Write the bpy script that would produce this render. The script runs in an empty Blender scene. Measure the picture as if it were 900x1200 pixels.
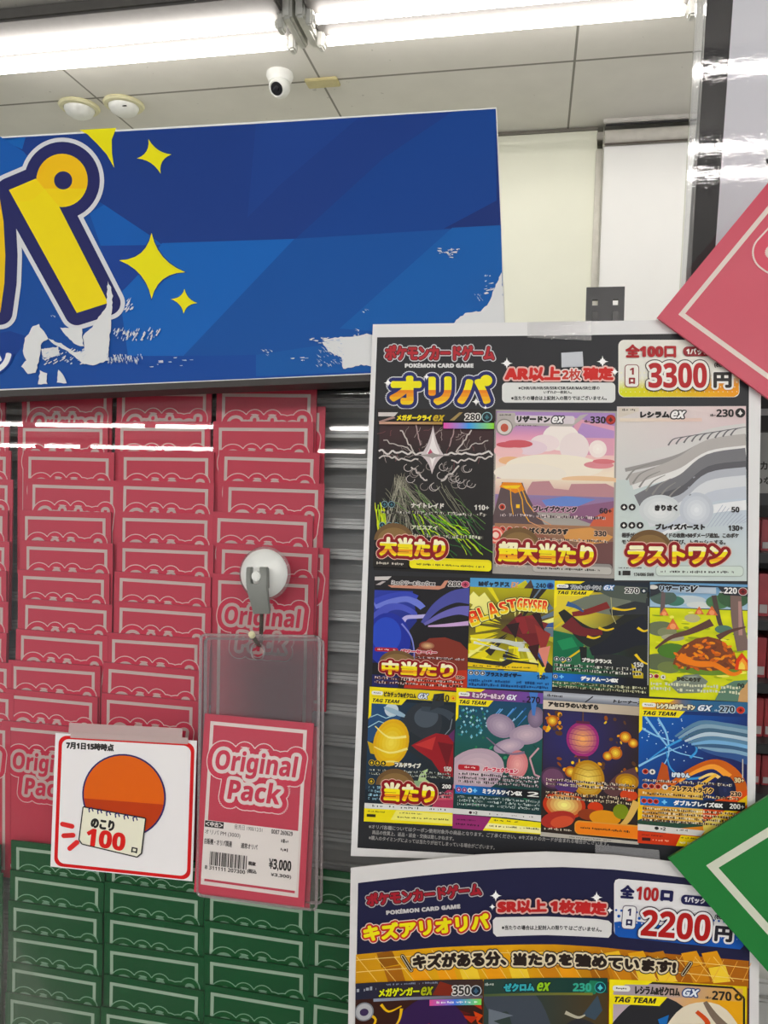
import bpy, bmesh, random
import numpy as np
from math import sin, cos, tan, radians, pi, atan2, hypot
from mathutils import Vector, Matrix
from mathutils.geometry import tessellate_polygon

SC = bpy.context.scene
COL = SC.collection

# ------------------------------------------------------------------ camera, world, exposure
FPX = 900.0
CAM = Vector((0, 0, 1.45))
YAW, PITCH, ROLL = radians(11), radians(-3.5), radians(1.2)
FWD = Vector((-sin(YAW) * cos(PITCH), cos(YAW) * cos(PITCH), sin(PITCH)))
_R0 = FWD.cross(Vector((0, 0, 1))).normalized()
_U0 = _R0.cross(FWD)
RIGHT = _R0 * cos(ROLL) + _U0 * sin(ROLL)
UP = _U0 * cos(ROLL) - _R0 * sin(ROLL)
cd = bpy.data.cameras.new('camera')
cd.sensor_fit = 'VERTICAL'
cd.sensor_height = 24.0
cd.lens = 24.0 * FPX / 1200.0
cd.clip_start = 0.05
cam = bpy.data.objects.new('camera', cd)
COL.objects.link(cam)
M = Matrix((RIGHT, UP, -FWD)).transposed().to_4x4()
M.translation = CAM
cam.matrix_world = M
SC.camera = cam

w = bpy.data.worlds.new('room_light')
SC.world = w
w.use_nodes = True
w.node_tree.nodes['Background'].inputs[0].default_value = (0.94, 0.97, 1.0, 1)
w.node_tree.nodes['Background'].inputs[1].default_value = 0.6
SC.view_settings.view_transform = 'Standard'
SC.view_settings.look = 'None'
SC.view_settings.gamma = 1
SC.view_settings.use_curve_mapping = False
SC.view_settings.exposure = 0.35
TUBE_POWER = 13.0          # tubes over the back of the shop, turned down to keep housings from whitening
SHOP_TUBE_POWER = 50.0    # the rows behind the viewer


# ------------------------------------------------------------------ measuring
def ray(px, py):
    return (FWD * FPX + RIGHT * (px - 450) - UP * (py - 600)).normalized()


def hit(px, py, o, n):
    d = ray(px, py)
    return CAM + d * ((Vector(o) - CAM).dot(n) / d.dot(n))


class Surf:
    """A real plane (or a plane with a curl along its x) in the room."""
    def __init__(s, o, ex, ey, n, f=None, cuts=()):
        s.o, s.ex, s.ey, s.n, s.f, s.cuts = Vector(o), Vector(ex), Vector(ey), Vector(n), f, cuts

    def loc(s, px, py):
        h = 0.0
        for _ in range(14 if s.f else 1):
            p = hit(px, py, s.o + s.n * h, s.n) - s.o
            x, y = p.dot(s.ex), p.dot(s.ey)
            if s.f:
                h = s.f(x)
        return x, y

    def world(s, x, y, h=0.0):
        if s.f:
            h += s.f(x)
        return s.o + s.ex * x + s.ey * y + s.n * h

    def off(s, d):
        return Surf(s.o + s.n * d, s.ex, s.ey, s.n, s.f, s.cuts)


def lean_surf(o, lean, f=None, cuts=()):
    a = radians(lean)
    return Surf(o, (1, 0, 0), (0, sin(a), cos(a)), (0, -cos(a), sin(a)), f, cuts)


PANE = lean_surf((0, 0.62, 1.45), 7)
EX, EU, EN = PANE.ex, PANE.ey, PANE.n


# ------------------------------------------------------------------ materials
def lin(c):
    c = c / 255.0
    return c / 12.92 if c <= 0.04045 else ((c + 0.055) / 1.055) ** 2.4


def H(h):
    if not isinstance(h, str):
        return h
    h = h.lstrip('#')
    return (lin(int(h[0:2], 16)), lin(int(h[2:4], 16)), lin(int(h[4:6], 16)))


def vivid(c, k):
    g = 0.2126 * c[0] + 0.7152 * c[1] + 0.0722 * c[2]
    return tuple(max(0.0, min(1.0, g + (x - g) * k)) for x in c)


def mix(a, b, t):
    t = max(0.0, min(1.0, t))
    a, b = H(a), H(b)
    return tuple(a[i] + (b[i] - a[i]) * t for i in range(3))


def mat(name, col, rough=0.5, metal=0.0, coat=0.0, noise=0.06, scale=30.0, bump=0.0, stretch=None):
    m = bpy.data.materials.new(name)
    m.use_nodes = True
    nt = m.node_tree
    b = nt.nodes['Principled BSDF']
    b.inputs['Roughness'].default_value = rough
    b.inputs['Metallic'].default_value = metal
    b.inputs['Coat Weight'].default_value = coat
    b.inputs['Coat Roughness'].default_value = 0.12
    c = H(col)
    tc = nt.nodes.new('ShaderNodeTexCoord')
    nz = nt.nodes.new('ShaderNodeTexNoise')
    nz.inputs['Scale'].default_value = scale
    nz.inputs['Detail'].default_value = 4
    if stretch:
        mp = nt.nodes.new('ShaderNodeMapping')
        mp.inputs['Scale'].default_value = stretch
        nt.links.new(tc.outputs['Object'], mp.inputs[0])
        nt.links.new(mp.outputs[0], nz.inputs['Vector'])
    else:
        nt.links.new(tc.outputs['Object'], nz.inputs['Vector'])
    rp = nt.nodes.new('ShaderNodeValToRGB')
    rp.color_ramp.elements[0].position = 0.3
    rp.color_ramp.elements[1].position = 0.7
    rp.color_ramp.elements[0].color = tuple(x * (1 - noise) for x in c) + (1,)
    rp.color_ramp.elements[1].color = tuple(min(1, x * (1 + noise)) for x in c) + (1,)
    nt.links.new(nz.outputs['Fac'], rp.inputs[0])
    nt.links.new(rp.outputs[0], b.inputs['Base Color'])
    if bump:
        bp = nt.nodes.new('ShaderNodeBump')
        bp.inputs['Strength'].default_value = bump
        bp.inputs['Distance'].default_value = 0.002
        nt.links.new(nz.outputs['Fac'], bp.inputs['Height'])
        nt.links.new(bp.outputs[0], b.inputs['Normal'])
    return m


def print_mat(name, rough=0.5, coat=0.0, coat_rough=0.1, spec=0.25):
    m = bpy.data.materials.new(name)
    m.use_nodes = True
    nt = m.node_tree
    b = nt.nodes['Principled BSDF']
    b.inputs['Roughness'].default_value = rough
    b.inputs['Coat Weight'].default_value = coat
    b.inputs['Coat Roughness'].default_value = coat_rough
    b.inputs['Specular IOR Level'].default_value = spec
    a = nt.nodes.new('ShaderNodeAttribute')
    a.attribute_name = 'ink'
    nt.links.new(a.outputs['Color'], b.inputs['Base Color'])
    return m


def clear_mat(name, tint=(1, 1, 1), haze=0.0, haze_col=(0.8, 0.8, 0.8), rough=0.02, bump=0.0, bscale=60.0, refl=1.0, ior=1.5, bdist=0.002, stretch=None):
    m = bpy.data.materials.new(name)
    m.use_nodes = True
    nt = m.node_tree
    nt.nodes.remove(nt.nodes['Principled BSDF'])
    out = nt.nodes['Material Output']
    tr = nt.nodes.new('ShaderNodeBsdfTransparent')
    tr.inputs[0].default_value = tuple(tint) + (1,)
    gl = nt.nodes.new('ShaderNodeBsdfGlossy')
    gl.inputs['Roughness'].default_value = rough
    fr = nt.nodes.new('ShaderNodeFresnel')
    fr.inputs[0].default_value = ior
    mu = nt.nodes.new('ShaderNodeMath')
    mu.operation = 'MULTIPLY'
    mu.inputs[1].default_value = refl
    nt.links.new(fr.outputs[0], mu.inputs[0])
    mx = nt.nodes.new('ShaderNodeMixShader')
    nt.links.new(mu.outputs[0], mx.inputs[0])
    df = nt.nodes.new('ShaderNodeBsdfDiffuse')
    df.inputs[0].default_value = tuple(haze_col) + (1,)
    m2 = nt.nodes.new('ShaderNodeMixShader')
    m2.inputs[0].default_value = haze
    nt.links.new(tr.outputs[0], m2.inputs[1])
    nt.links.new(df.outputs[0], m2.inputs[2])
    nt.links.new(m2.outputs[0], mx.inputs[1])
    nt.links.new(gl.outputs[0], mx.inputs[2])
    nt.links.new(mx.outputs[0], out.inputs[0])
    if bump:
        tc = nt.nodes.new('ShaderNodeTexCoord')
        mp = nt.nodes.new('ShaderNodeMapping')
        mp.inputs['Scale'].default_value = stretch or (1, 1, 1)
        nz = nt.nodes.new('ShaderNodeTexNoise')
        nz.inputs['Scale'].default_value = bscale
        nz.inputs['Detail'].default_value = 3
        bp = nt.nodes.new('ShaderNodeBump')
        bp.inputs['Strength'].default_value = bump
        bp.inputs['Distance'].default_value = bdist
        nt.links.new(tc.outputs['Object'], mp.inputs[0])
        nt.links.new(mp.outputs[0], nz.inputs['Vector'])
        nt.links.new(nz.outputs['Fac'], bp.inputs['Height'])
        nt.links.new(bp.outputs[0], gl.inputs['Normal'])
        nt.links.new(bp.outputs[0], fr.inputs['Normal'])
    return m


def emit_mat(name, col, s):
    m = bpy.data.materials.new(name)
    m.use_nodes = True
    nt = m.node_tree
    nt.nodes.remove(nt.nodes['Principled BSDF'])
    e = nt.nodes.new('ShaderNodeEmission')
    e.inputs[0].default_value = H(col) + (1,)
    e.inputs[1].default_value = s
    nt.links.new(e.outputs[0], nt.nodes['Material Output'].inputs[0])
    return m


MP = print_mat('printed_paper', 0.45)
MPK = print_mat('printed_pack_film', 0.42, 0.12, 0.2)
MVY = print_mat('printed_vinyl', 0.55)
M_WHITE = mat('white_plastic', '#eef0ec', 0.3)
M_SHELL = mat('white_lamp_housing', '#d8d8d2', 0.5)
M_LAMPBOX = mat('lamp_housing_body', '#62605d', 0.6)
M_DARK = mat('black_metal', '#2b2b2d', 0.4, 0.0)
M_RAIL = mat('dark_brown_rail', '#2a2624', 0.5)
M_STEEL = mat('brushed_grey_metal', '#b2b4b3', 0.40, 0.25, noise=0.05, scale=30, stretch=(0.6, 4, 4))
M_GREYP = mat('grey_plastic', '#7b7e79', 0.4)
M_CHROME = mat('dark_chrome', '#8f8b86', 0.22, 0.9)
M_CREAM = mat('cream_plastic', '#e4e0b8', 0.45)
M_TAPE = clear_mat('matt_tape', (1, 1, 1), 0.5, H('#e6cfcc'), 0.25, 0.3, 300)
M_TAPEC = clear_mat('clear_tape', (1, 1, 1), 0.10, (0.8, 0.8, 0.8), 0.08, 0.2, 200)
M_TAPEG = clear_mat('grey_tape', (1, 1, 1), 0.42, (0.36, 0.36, 0.37), 0.2, 0.2, 200)
M_TAPEW = clear_mat('milky_tape', (1, 1, 1), 0.82, H('#c9ced6'), 0.15, 0.2, 200)
M_PANE = clear_mat('acrylic_pane', (0.985, 0.985, 0.985), 0.0, (0.8, 0.8, 0.8), 0.0, 0.02, 8, refl=0.32)
M_POUCH = clear_mat('clear_vinyl', (0.97, 0.96, 0.96), 0.04, H('#c8b4ba'), 0.08, 0.35, 60, refl=0.55)
M_POUCHEDGE = clear_mat('vinyl_welt', (0.95, 0.95, 0.95), 0.3, H('#d9cccd'), 0.15)
M_CUP = clear_mat('clear_rim', (0.95, 0.95, 0.95), 0.14, H('#e6d8d8'), 0.08)
M_ACRY = clear_mat('acrylic_edge', (0.97, 0.98, 0.98), 0.22, H('#e6e8e8'), 0.05, refl=1.6)
M_TUBE = emit_mat('lit_tube', '#fff8f2', TUBE_POWER)
M_TUBE_SHOP = emit_mat('lit_tube_shop', '#fffaf6', SHOP_TUBE_POWER)


# ------------------------------------------------------------------ scene bookkeeping
def tag(o, label=None, cat=None, group=None, kind=None):
    if label: o['label'] = label
    if cat: o['category'] = cat
    if group: o['group'] = group
    if kind: o['kind'] = kind
    return o


def thing(name, loc, label, cat, group=None):
    o = bpy.data.objects.new(name, None)
    o.empty_display_size = 0.02
    o.location = loc
    COL.objects.link(o)
    return tag(o, label, cat, group)


def link(name, me, m, parent=None, origin=None, label=None):
    o = bpy.data.objects.new(name, me)
    if m: me.materials.append(m)
    COL.objects.link(o)
    if parent is not None:
        o.parent = parent
    elif origin is not None:
        o.location = origin
    if label: o['label'] = label
    return o


def root_loc(o):
    v = Vector((0, 0, 0))
    while o is not None:
        v += o.location
        o = o.parent
    return v


class MB:
    """collects shapes in room coordinates, builds ONE mesh object"""
    def __init__(s):
        s.bm = bmesh.new()

    def _add(s, t, mx):
        if mx is not None:
            bmesh.ops.transform(t, matrix=mx, verts=t.verts)
        me = bpy.data.meshes.new('t')
        t.to_mesh(me); t.free()
        s.bm.from_mesh(me)
        bpy.data.meshes.remove(me)
        return s

    def box(s, c, size, bevel=0.0, mx=None, seg=2):
        t = bmesh.new()
        bmesh.ops.create_cube(t, size=1)
        bmesh.ops.scale(t, vec=size, verts=t.verts)
        if bevel:
            bmesh.ops.bevel(t, geom=t.edges[:], offset=bevel, segments=seg, affect='EDGES')
        m = Matrix.Translation(c)
        return s._add(t, (mx @ m) if mx is not None else m)

    def cyl(s, a, b, r, r2=None, seg=20, bevel=0.0):
        a, b = Vector(a), Vector(b)
        t = bmesh.new()
        bmesh.ops.create_cone(t, cap_ends=True, segments=seg, radius1=r, radius2=r if r2 is None else r2, depth=(b - a).length)
        if bevel:
            bmesh.ops.bevel(t, geom=[e for e in t.edges if len(e.link_faces) == 2 and any(len(f.verts) > 4 for f in e.link_faces)], offset=bevel, segments=2, affect='EDGES')
        q = Vector((0, 0, 1)).rotation_difference(b - a).to_matrix().to_4x4()
        return s._add(t, Matrix.Translation((a + b) / 2) @ q)

    def lathe(s, o, axis, prof, seg=40, sx=1.0):
        """prof: list of (radius, height along axis)"""
        t = bmesh.new()
        rings = []
        for r, h in prof:
            if r < 1e-6:
                rings.append([t.verts.new((0, 0, h))])
            else:
                rings.append([t.verts.new((r * cos(2 * pi * k / seg), r * sin(2 * pi * k / seg), h)) for k in range(seg)])
        for A, B in zip(rings, rings[1:]):
            for k in range(seg):
                k2 = (k + 1) % seg
                if len(A) == 1 and len(B) == 1: continue
                if len(A) == 1: t.faces.new((A[0], B[k], B[k2]))
                elif len(B) == 1: t.faces.new((A[k], A[k2], B[0]))
                else: t.faces.new((A[k], A[k2], B[k2], B[k]))
        bmesh.ops.recalc_face_normals(t, faces=t.faces)
        q = Vector((0, 0, 1)).rotation_difference(Vector(axis)).to_matrix().to_4x4()
        return s._add(t, Matrix.Translation(o) @ q)

    def tube(s, pts, r, seg=12):
        pts = [Vector(p) for p in pts]
        t = bmesh.new()
        rings = []
        up = Vector((1, 0.01, 0.02)).normalized()
        for i, p in enumerate(pts):
            d = (pts[min(i + 1, len(pts) - 1)] - pts[max(i - 1, 0)]).normalized()
            a = d.cross(up).normalized(); b = d.cross(a)
            rings.append([t.verts.new(p + (a * cos(2 * pi * k / seg) + b * sin(2 * pi * k / seg)) * r) for k in range(seg)])
        for A, B in zip(rings, rings[1:]):
            for k in range(seg):
                t.faces.new((A[k], A[(k + 1) % seg], B[(k + 1) % seg], B[k]))
        t.faces.new(rings[0]); t.faces.new(rings[-1][::-1])
        bmesh.ops.recalc_face_normals(t, faces=t.faces)
        return s._add(t, None)

    def prism(s, pts, n, depth, bevel=0.0):
        """closed outline of room points, pushed back by depth along -n"""
        t = bmesh.new()
        vs = [t.verts.new(p) for p in pts]
        f = t.faces.new(vs)
        r = bmesh.ops.extrude_face_region(t, geom=[f])
        bmesh.ops.translate(t, vec=-Vector(n) * depth, verts=[v for v in r['geom'] if isinstance(v, bmesh.types.BMVert)])
        bmesh.ops.recalc_face_normals(t, faces=t.faces)
        if bevel:
            bmesh.ops.bevel(t, geom=t.edges[:], offset=bevel, segments=2, affect='EDGES')
        return s._add(t, None)

    def build(s, name, m, parent=None, origin=None, smooth=False, label=None):
        if parent is not None:
            o0 = root_loc(parent)
        elif origin is not None:
            o0 = Vector(origin)
        else:
            n = len(s.bm.verts)
            o0 = sum((v.co for v in s.bm.verts), Vector()) / n
        bmesh.ops.translate(s.bm, vec=-o0, verts=s.bm.verts)
        me = bpy.data.meshes.new(name)
        s.bm.to_mesh(me); s.bm.free()
        if smooth:
            me.polygons.foreach_set('use_smooth', [True] * len(me.polygons))
            try: me.set_sharp_from_angle(angle=radians(40))
            except Exception: pass
        return link(name, me, m, parent, o0, label)


# ------------------------------------------------------------------ flat print
_tc = {}
# heavier latin letters and digits for print
LATIN = {chr(65 + i): chr(0x1D5D4 + i) for i in range(26)}
LATIN.update({chr(97 + i): chr(0x1D5EE + i) for i in range(26)})
LATIN.update({chr(48 + i): chr(0x1D7EC + i) for i in range(10)})


def glyphs(s, skew=0.0, res=4):
    k = (s, skew, res)
    if k in _tc: return _tc[k]
    c = bpy.data.curves.new('t', 'FONT')
    c.body = s; c.size = 1.0; c.resolution_u = res; c.shear = skew
    o = bpy.data.objects.new('t', c)
    COL.objects.link(o)
    bpy.context.view_layer.update()
    me = bpy.data.meshes.new_from_object(o.evaluated_get(bpy.context.evaluated_depsgraph_get()))
    me.calc_loop_triangles()
    v = [(p.co.x, p.co.y) for p in me.vertices]
    tr = [[v[i] for i in t.vertices] for t in me.loop_triangles]
    bpy.data.objects.remove(o); bpy.data.curves.remove(c); bpy.data.meshes.remove(me)
    _tc[k] = tr
    return tr


def clip_half(poly, ax, val, sg):
    out = []
    n = len(poly)
    for i in range(n):
        a, b = poly[i], poly[(i + 1) % n]
        da, db = (a[ax] - val) * sg, (b[ax] - val) * sg
        if da >= 0: out.append(a)
        if (da > 0 and db < 0) or (da < 0 and db > 0):
            t = da / (da - db)
            out.append((a[0] + (b[0] - a[0]) * t, a[1] + (b[1] - a[1]) * t))
    return out


def homog(src, dst):
    A, B = [], []
    for (x, y), (u, v) in zip(src, dst):
        A.append([x, y, 1, 0, 0, 0, -u * x, -u * y]); B.append(u)
        A.append([0, 0, 0, x, y, 1, -v * x, -v * y]); B.append(v)
    h = np.linalg.solve(np.array(A, float), np.array(B, float))
    h = [float(q) for q in h]
    def f(x, y):
        d = h[6] * x + h[7] * y + 1
        return (h[0] * x + h[1] * y + h[2]) / d, (h[3] * x + h[4] * y + h[5]) / d
    return f


class Art:
    """coloured shapes lying on a Surf; coordinates are photo measurements, or units of a quad"""
    def __init__(s, surf, quad=None, size=(100, 140), clip=True, base=0.00003, direct=False, dh=0.000006):
        s.surf, s.h, s.dh, s.polys = surf, base, dh, []
        s.clip = (0, 0, size[0], size[1]) if (quad and clip) else None
        s.direct = direct
        s.unit = 1.0
        if quad:
            w_, h_ = size
            loc = [surf.loc(*q) for q in quad]
            s.map = homog([(0, 0), (w_, 0), (w_, h_), (0, h_)], loc)
        elif direct:
            s.map = lambda u, v: (u, v)
        else:
            s.map = surf.loc

    EPS = 1.5e-6      # pieces of one colour that overlap get their own hair's breadth

    def add(s, polys, col, lv=None):
        s.h += s.dh
        h0 = s.h
        if lv:
            s.h += max(lv) * s.EPS
        fn = col if callable(col) else None
        c = None if fn else H(col)
        for ip, p in enumerate(polys):
            h = h0 + lv[ip] * s.EPS if lv else h0
            if s.clip:
                x0, y0, x1, y1 = s.clip
                p = clip_half(p, 0, x0, 1)
                if len(p) > 2: p = clip_half(p, 0, x1, -1)
                if len(p) > 2: p = clip_half(p, 1, y0, 1)
                if len(p) > 2: p = clip_half(p, 1, y1, -1)
            if len(p) < 3: continue
            s.polys.append(([s.map(*q) for q in p], [H(fn(*q)) if fn else c for q in p], h))

    def poly(s, pts, col):
        ts = tessellate_polygon([[Vector((x, y, 0)) for x, y in pts]])
        s.add([[pts[i] for i in t] for t in ts], col)

    def strip(s, top, bot, col):
        s.add([[top[i], top[i + 1], bot[i + 1], bot[i]] for i in range(len(top) - 1)], col)

    def rect(s, x0, y0, x1, y1, col):
        s.add([[(x0, y0), (x1, y0), (x1, y1), (x0, y1)]], col)

    def grad(s, x0, y0, x1, y1, fn, nx=8, ny=8):
        q = []
        for i in range(nx):
            for j in range(ny):
                a, b = x0 + (x1 - x0) * i / nx, x0 + (x1 - x0) * (i + 1) / nx
                c, d = y0 + (y1 - y0) * j / ny, y0 + (y1 - y0) * (j + 1) / ny
                q.append([(a, c), (b, c), (b, d), (a, d)])
        s.add(q, fn)

    @staticmethod
    def _ell(cx, cy, rx, ry, rot=0, n=28, a0=0, a1=360):
        r = radians(rot)
        out = []
        m = n if a1 - a0 >= 360 else n + 1
        for k in range(m):
            a = radians(a0 + (a1 - a0) * k / n)
            x, y = rx * cos(a), ry * sin(a)
            out.append((cx + x * cos(r) - y * sin(r), cy + x * sin(r) + y * cos(r)))
        return out

    def ell(s, cx, cy, rx, ry, col, rot=0, n=28):
        s.add([s._ell(cx, cy, rx, ry, rot, n)], col)

    def glow(s, cx, cy, rx, ry, c0, c1, rings=5, rot=0):
        for k in range(rings):
            t = k / (rings - 1)
            s.ell(cx, cy, rx * (1 - t * 0.85), ry * (1 - t * 0.85), mix(c1, c0, t), rot)

    def rr_pts(s, x0, y0, x1, y1, r):
        p = []
        for cx, cy, a in ((x1 - r, y0 + r, -90), (x1 - r, y1 - r, 0), (x0 + r, y1 - r, 90), (x0 + r, y0 + r, 180)):
            for k in range(7):
                t = radians(a + 15 * k)
                p.append((cx + r * cos(t), cy + r * sin(t)))
        return p

    def rr(s, x0, y0, x1, y1, r, col, rot=0):
        p = s.rr_pts(x0, y0, x1, y1, r)
        if rot:
            a = radians(rot); ox, oy = x0, y1
            p = [(ox + (x - ox) * cos(a) - (y - oy) * sin(a), oy + (x - ox) * sin(a) + (y - oy) * cos(a)) for x, y in p]
        s.add([p], col)

    def line(s, pts, wd, col, round_=True, closed=False):
        q = []
        pts = list(pts)
        if closed: pts = pts + [pts[0]]
        for (x0, y0), (x1, y1) in zip(pts, pts[1:]):
            L = hypot(x1 - x0, y1 - y0) or 1e-9
            nx, ny = -(y1 - y0) / L * wd / 2, (x1 - x0) / L * wd / 2
            q.append([(x0 + nx, y0 + ny), (x1 + nx, y1 + ny), (x1 - nx, y1 - ny), (x0 - nx, y0 - ny)])
        lv = [i % 5 for i in range(len(q))]
        if round_:
            for i, (x, y) in enumerate(pts):
                q.append(s._ell(x, y, wd / 2, wd / 2, 0, 14 if wd < 8 else 36))
                lv.append(5 + i % 24)
        s.add(q, col, lv)

    def fat(s, pts, r, col):
        """outline grown by r"""
        s.line(pts, 2 * r, col, True, True)
        s.poly(pts, col)

    def taper(s, pts, w0, w1, col):
        L, Rr = [], []
        if len(pts) > 2:
            sm = []
            for i in range(len(pts) - 1):
                p0, p1, p2, p3 = pts[max(0, i - 1)], pts[i], pts[i + 1], pts[min(len(pts) - 1, i + 2)]
                for k in range(5):
                    u = k / 5
                    sm.append(tuple(0.5 * (2 * p1[j] + (p2[j] - p0[j]) * u + (2 * p0[j] - 5 * p1[j] + 4 * p2[j] - p3[j]) * u * u + (3 * p1[j] - p0[j] - 3 * p2[j] + p3[j]) * u ** 3) for j in (0, 1)))
            pts = sm + [pts[-1]]
        n = len(pts)
        for i, (x, y) in enumerate(pts):
            a, b = pts[max(0, i - 1)], pts[min(n - 1, i + 1)]
            d = hypot(b[0] - a[0], b[1] - a[1]) or 1e-9
            nx, ny = -(b[1] - a[1]) / d, (b[0] - a[0]) / d
            wd = (w0 + (w1 - w0) * i / (n - 1)) / 2
            L.append((x + nx * wd, y + ny * wd)); Rr.append((x - nx * wd, y - ny * wd))
        s.strip(L, Rr, col)

    def star(s, tips, col, pinch=0.16):
        """four tips: up, right, down, left"""
        cx = sum(t[0] for t in tips) / 4; cy = sum(t[1] for t in tips) / 4
        p = []
        for i in range(4):
            a, b = tips[i], tips[(i + 1) % 4]
            m = (cx + (a[0] + b[0] - 2 * cx) * pinch, cy + (a[1] + b[1] - 2 * cy) * pinch)
            for k in range(6):
                t = k / 6
                p.append(((1 - t) ** 2 * a[0] + 2 * t * (1 - t) * m[0] + t * t * b[0], (1 - t) ** 2 * a[1] + 2 * t * (1 - t) * m[1] + t * t * b[1]))
        s.poly(p, col)

    def spark(s, x, y, r, col='#ffffff'):
        s.star([(x, y - r), (x + r, y), (x, y + r), (x - r, y)], col, 0.08)
        q = r * 0.45
        s.star([(x - q, y - q), (x + q, y - q), (x + q, y + q), (x - q, y + q)], col, 0.08)

    def text(s, t, x0, y0, x1, y1, col, rot=0, bold=0.0, outl=(), skew=0.0, nd=10, res=4, tone=None, grow_word=False):
        """fits the text into the box; bold and outlines grow it; tone=(y share, colour) recolours the lower part"""
        if bold > 0.05 and any(ch in LATIN for ch in t):
            if not grow_word and all(ch in LATIN or ch in ' ,.!+&()/×¥' for ch in t): bold *= 0.35
            t = ''.join(LATIN.get(ch, ch) for ch in t)
        g = glyphs(t, skew, res)
        if not g: return
        xs = [q[0] for p in g for q in p]; ys = [q[1] for p in g for q in p]
        a, b, c, d = min(xs), max(xs), min(ys), max(ys)
        X0, X1, Y0, Y1 = x0 + bold, x1 - bold, y0 + bold, y1 - bold
        kx, ky = (X1 - X0) / (b - a), (Y1 - Y0) / (d - c)
        fl = [[(X0 + (q[0] - a) * kx, Y1 - (q[1] - c) * ky) for q in p] for p in g]
        r = radians(rot)
        cr, sr = cos(r), sin(r)
        def R(p):
            return [(x0 + (x - x0) * cr - (y - y1) * sr, y1 + (x - x0) * sr + (y - y1) * cr) for x, y in p] if rot else p
        def grow(rad, n):
            if rad <= 0: return fl
            out = list(fl)
            for k in range(n):
                dx, dy = rad * cos(2 * pi * k / n), rad * sin(2 * pi * k / n)
                out += [[(x + dx, y + dy) for x, y in p] for p in fl]
            return out
        nf = len(fl)
        for rad, oc in outl:
            q = grow(bold + rad, max(nd, 24 if rad > 1.5 else 14))
            s.add([R(p) for p in q], oc, [i // nf for i in range(len(q))])
        body = grow(bold, nd)
        if tone is None:
            s.add([R(p) for p in body], col, [i // nf for i in range(len(body))])
        else:
            for sh0, sh1, tcl in tone:
                ya, yb = y0 + (y1 - y0) * sh0, y0 + (y1 - y0) * sh1
                q, lv = [], []
                for i, p in enumerate(body):
                    p = clip_half(p, 1, ya, 1)
                    if len(p) > 2: p = clip_half(p, 1, yb, -1)
                    if len(p) > 2: q.append(R(p)); lv.append(i // nf)
                if q: s.add(q, tcl, lv)

    def scrib(s, x0, y0, x1, y1, col, rows=1, seed=0, dens=0.8):
        """print too small to read: rows of tiny dashes"""
        rnd = random.Random(seed)
        q = []
        rh = (y1 - y0) / rows
        for r in range(rows):
            x = x0
            y = y0 + r * rh
            while x < x1:
                wd = rh * rnd.uniform(0.15, 0.5)
                if rnd.random() < dens:
                    a, b = rnd.uniform(0, .35), rnd.uniform(0.55, 0.8)
                    q.append([(x, y + rh * a), (min(x + wd, x1), y + rh * a), (min(x + wd, x1), y + rh * b), (x, y + rh * b)])
                x += wd + rh * 0.16
        s.add(q, col)

    def fill_bm(s, bm, lay, o0):
        for pts, cols, h in s.polys:
            try:
                vs = [bm.verts.new(((p[0]), (p[1]), h)) for p in pts]
                f = bm.faces.new(vs)
            except ValueError:
                continue
            f.normal_update()
            if f.normal.z < 0:
                f.normal_flip()
            for lp in f.loops:
                i = vs.index(lp.vert)
                lp[lay] = (*vivid(cols[i], 1.14), 1.0)

    def mesh(s, name, extra=None):
        bm = bmesh.new()
        lay = bm.loops.layers.float_color.new('ink')
        if extra: extra(bm, lay)
        s.fill_bm(bm, lay, None)
        for cx in s.surf.cuts:
            bmesh.ops.bisect_plane(bm, geom=bm.verts[:] + bm.edges[:] + bm.faces[:], plane_co=(cx, 0, 0), plane_no=(1, 0, 0))
        me = bpy.data.meshes.new(name)
        return bm, me

    def build(s, name, m, parent=None, origin=None, extra=None, label=None):
        bm, me = s.mesh(name, extra)
        o0 = root_loc(parent) if parent is not None else Vector(origin if origin is not None else s.surf.o)
        for v in bm.verts:
            v.co = s.surf.world(v.co.x, v.co.y, v.co.z) - o0
        bm.to_mesh(me); bm.free()
        return link(name, me, m, parent, o0, label)


def sheet_extra(locs, thick, col, edge=None):
    """a paper or board body whose front lies at height 0"""
    def fn(bm, lay):
        n = len(locs)
        area = sum(locs[i][0] * locs[(i + 1) % n][1] - locs[(i + 1) % n][0] * locs[i][1] for i in range(n))
        L = locs if area > 0 else locs[::-1]
        fv = [bm.verts.new((x, y, 0)) for x, y in L]
        bv = [bm.verts.new((x, y, -thick)) for x, y in L]
        fs = [bm.faces.new(fv), bm.faces.new(bv[::-1])]
        for i in range(n):
            j = (i + 1) % n
            fs.append(bm.faces.new((fv[i], bv[i], bv[j], fv[j])))
        for k, f in enumerate(fs):
            c = H(col if k == 0 or edge is None else edge)
            for lp in f.loops: lp[lay] = (*c, 1)
    return fn


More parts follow.
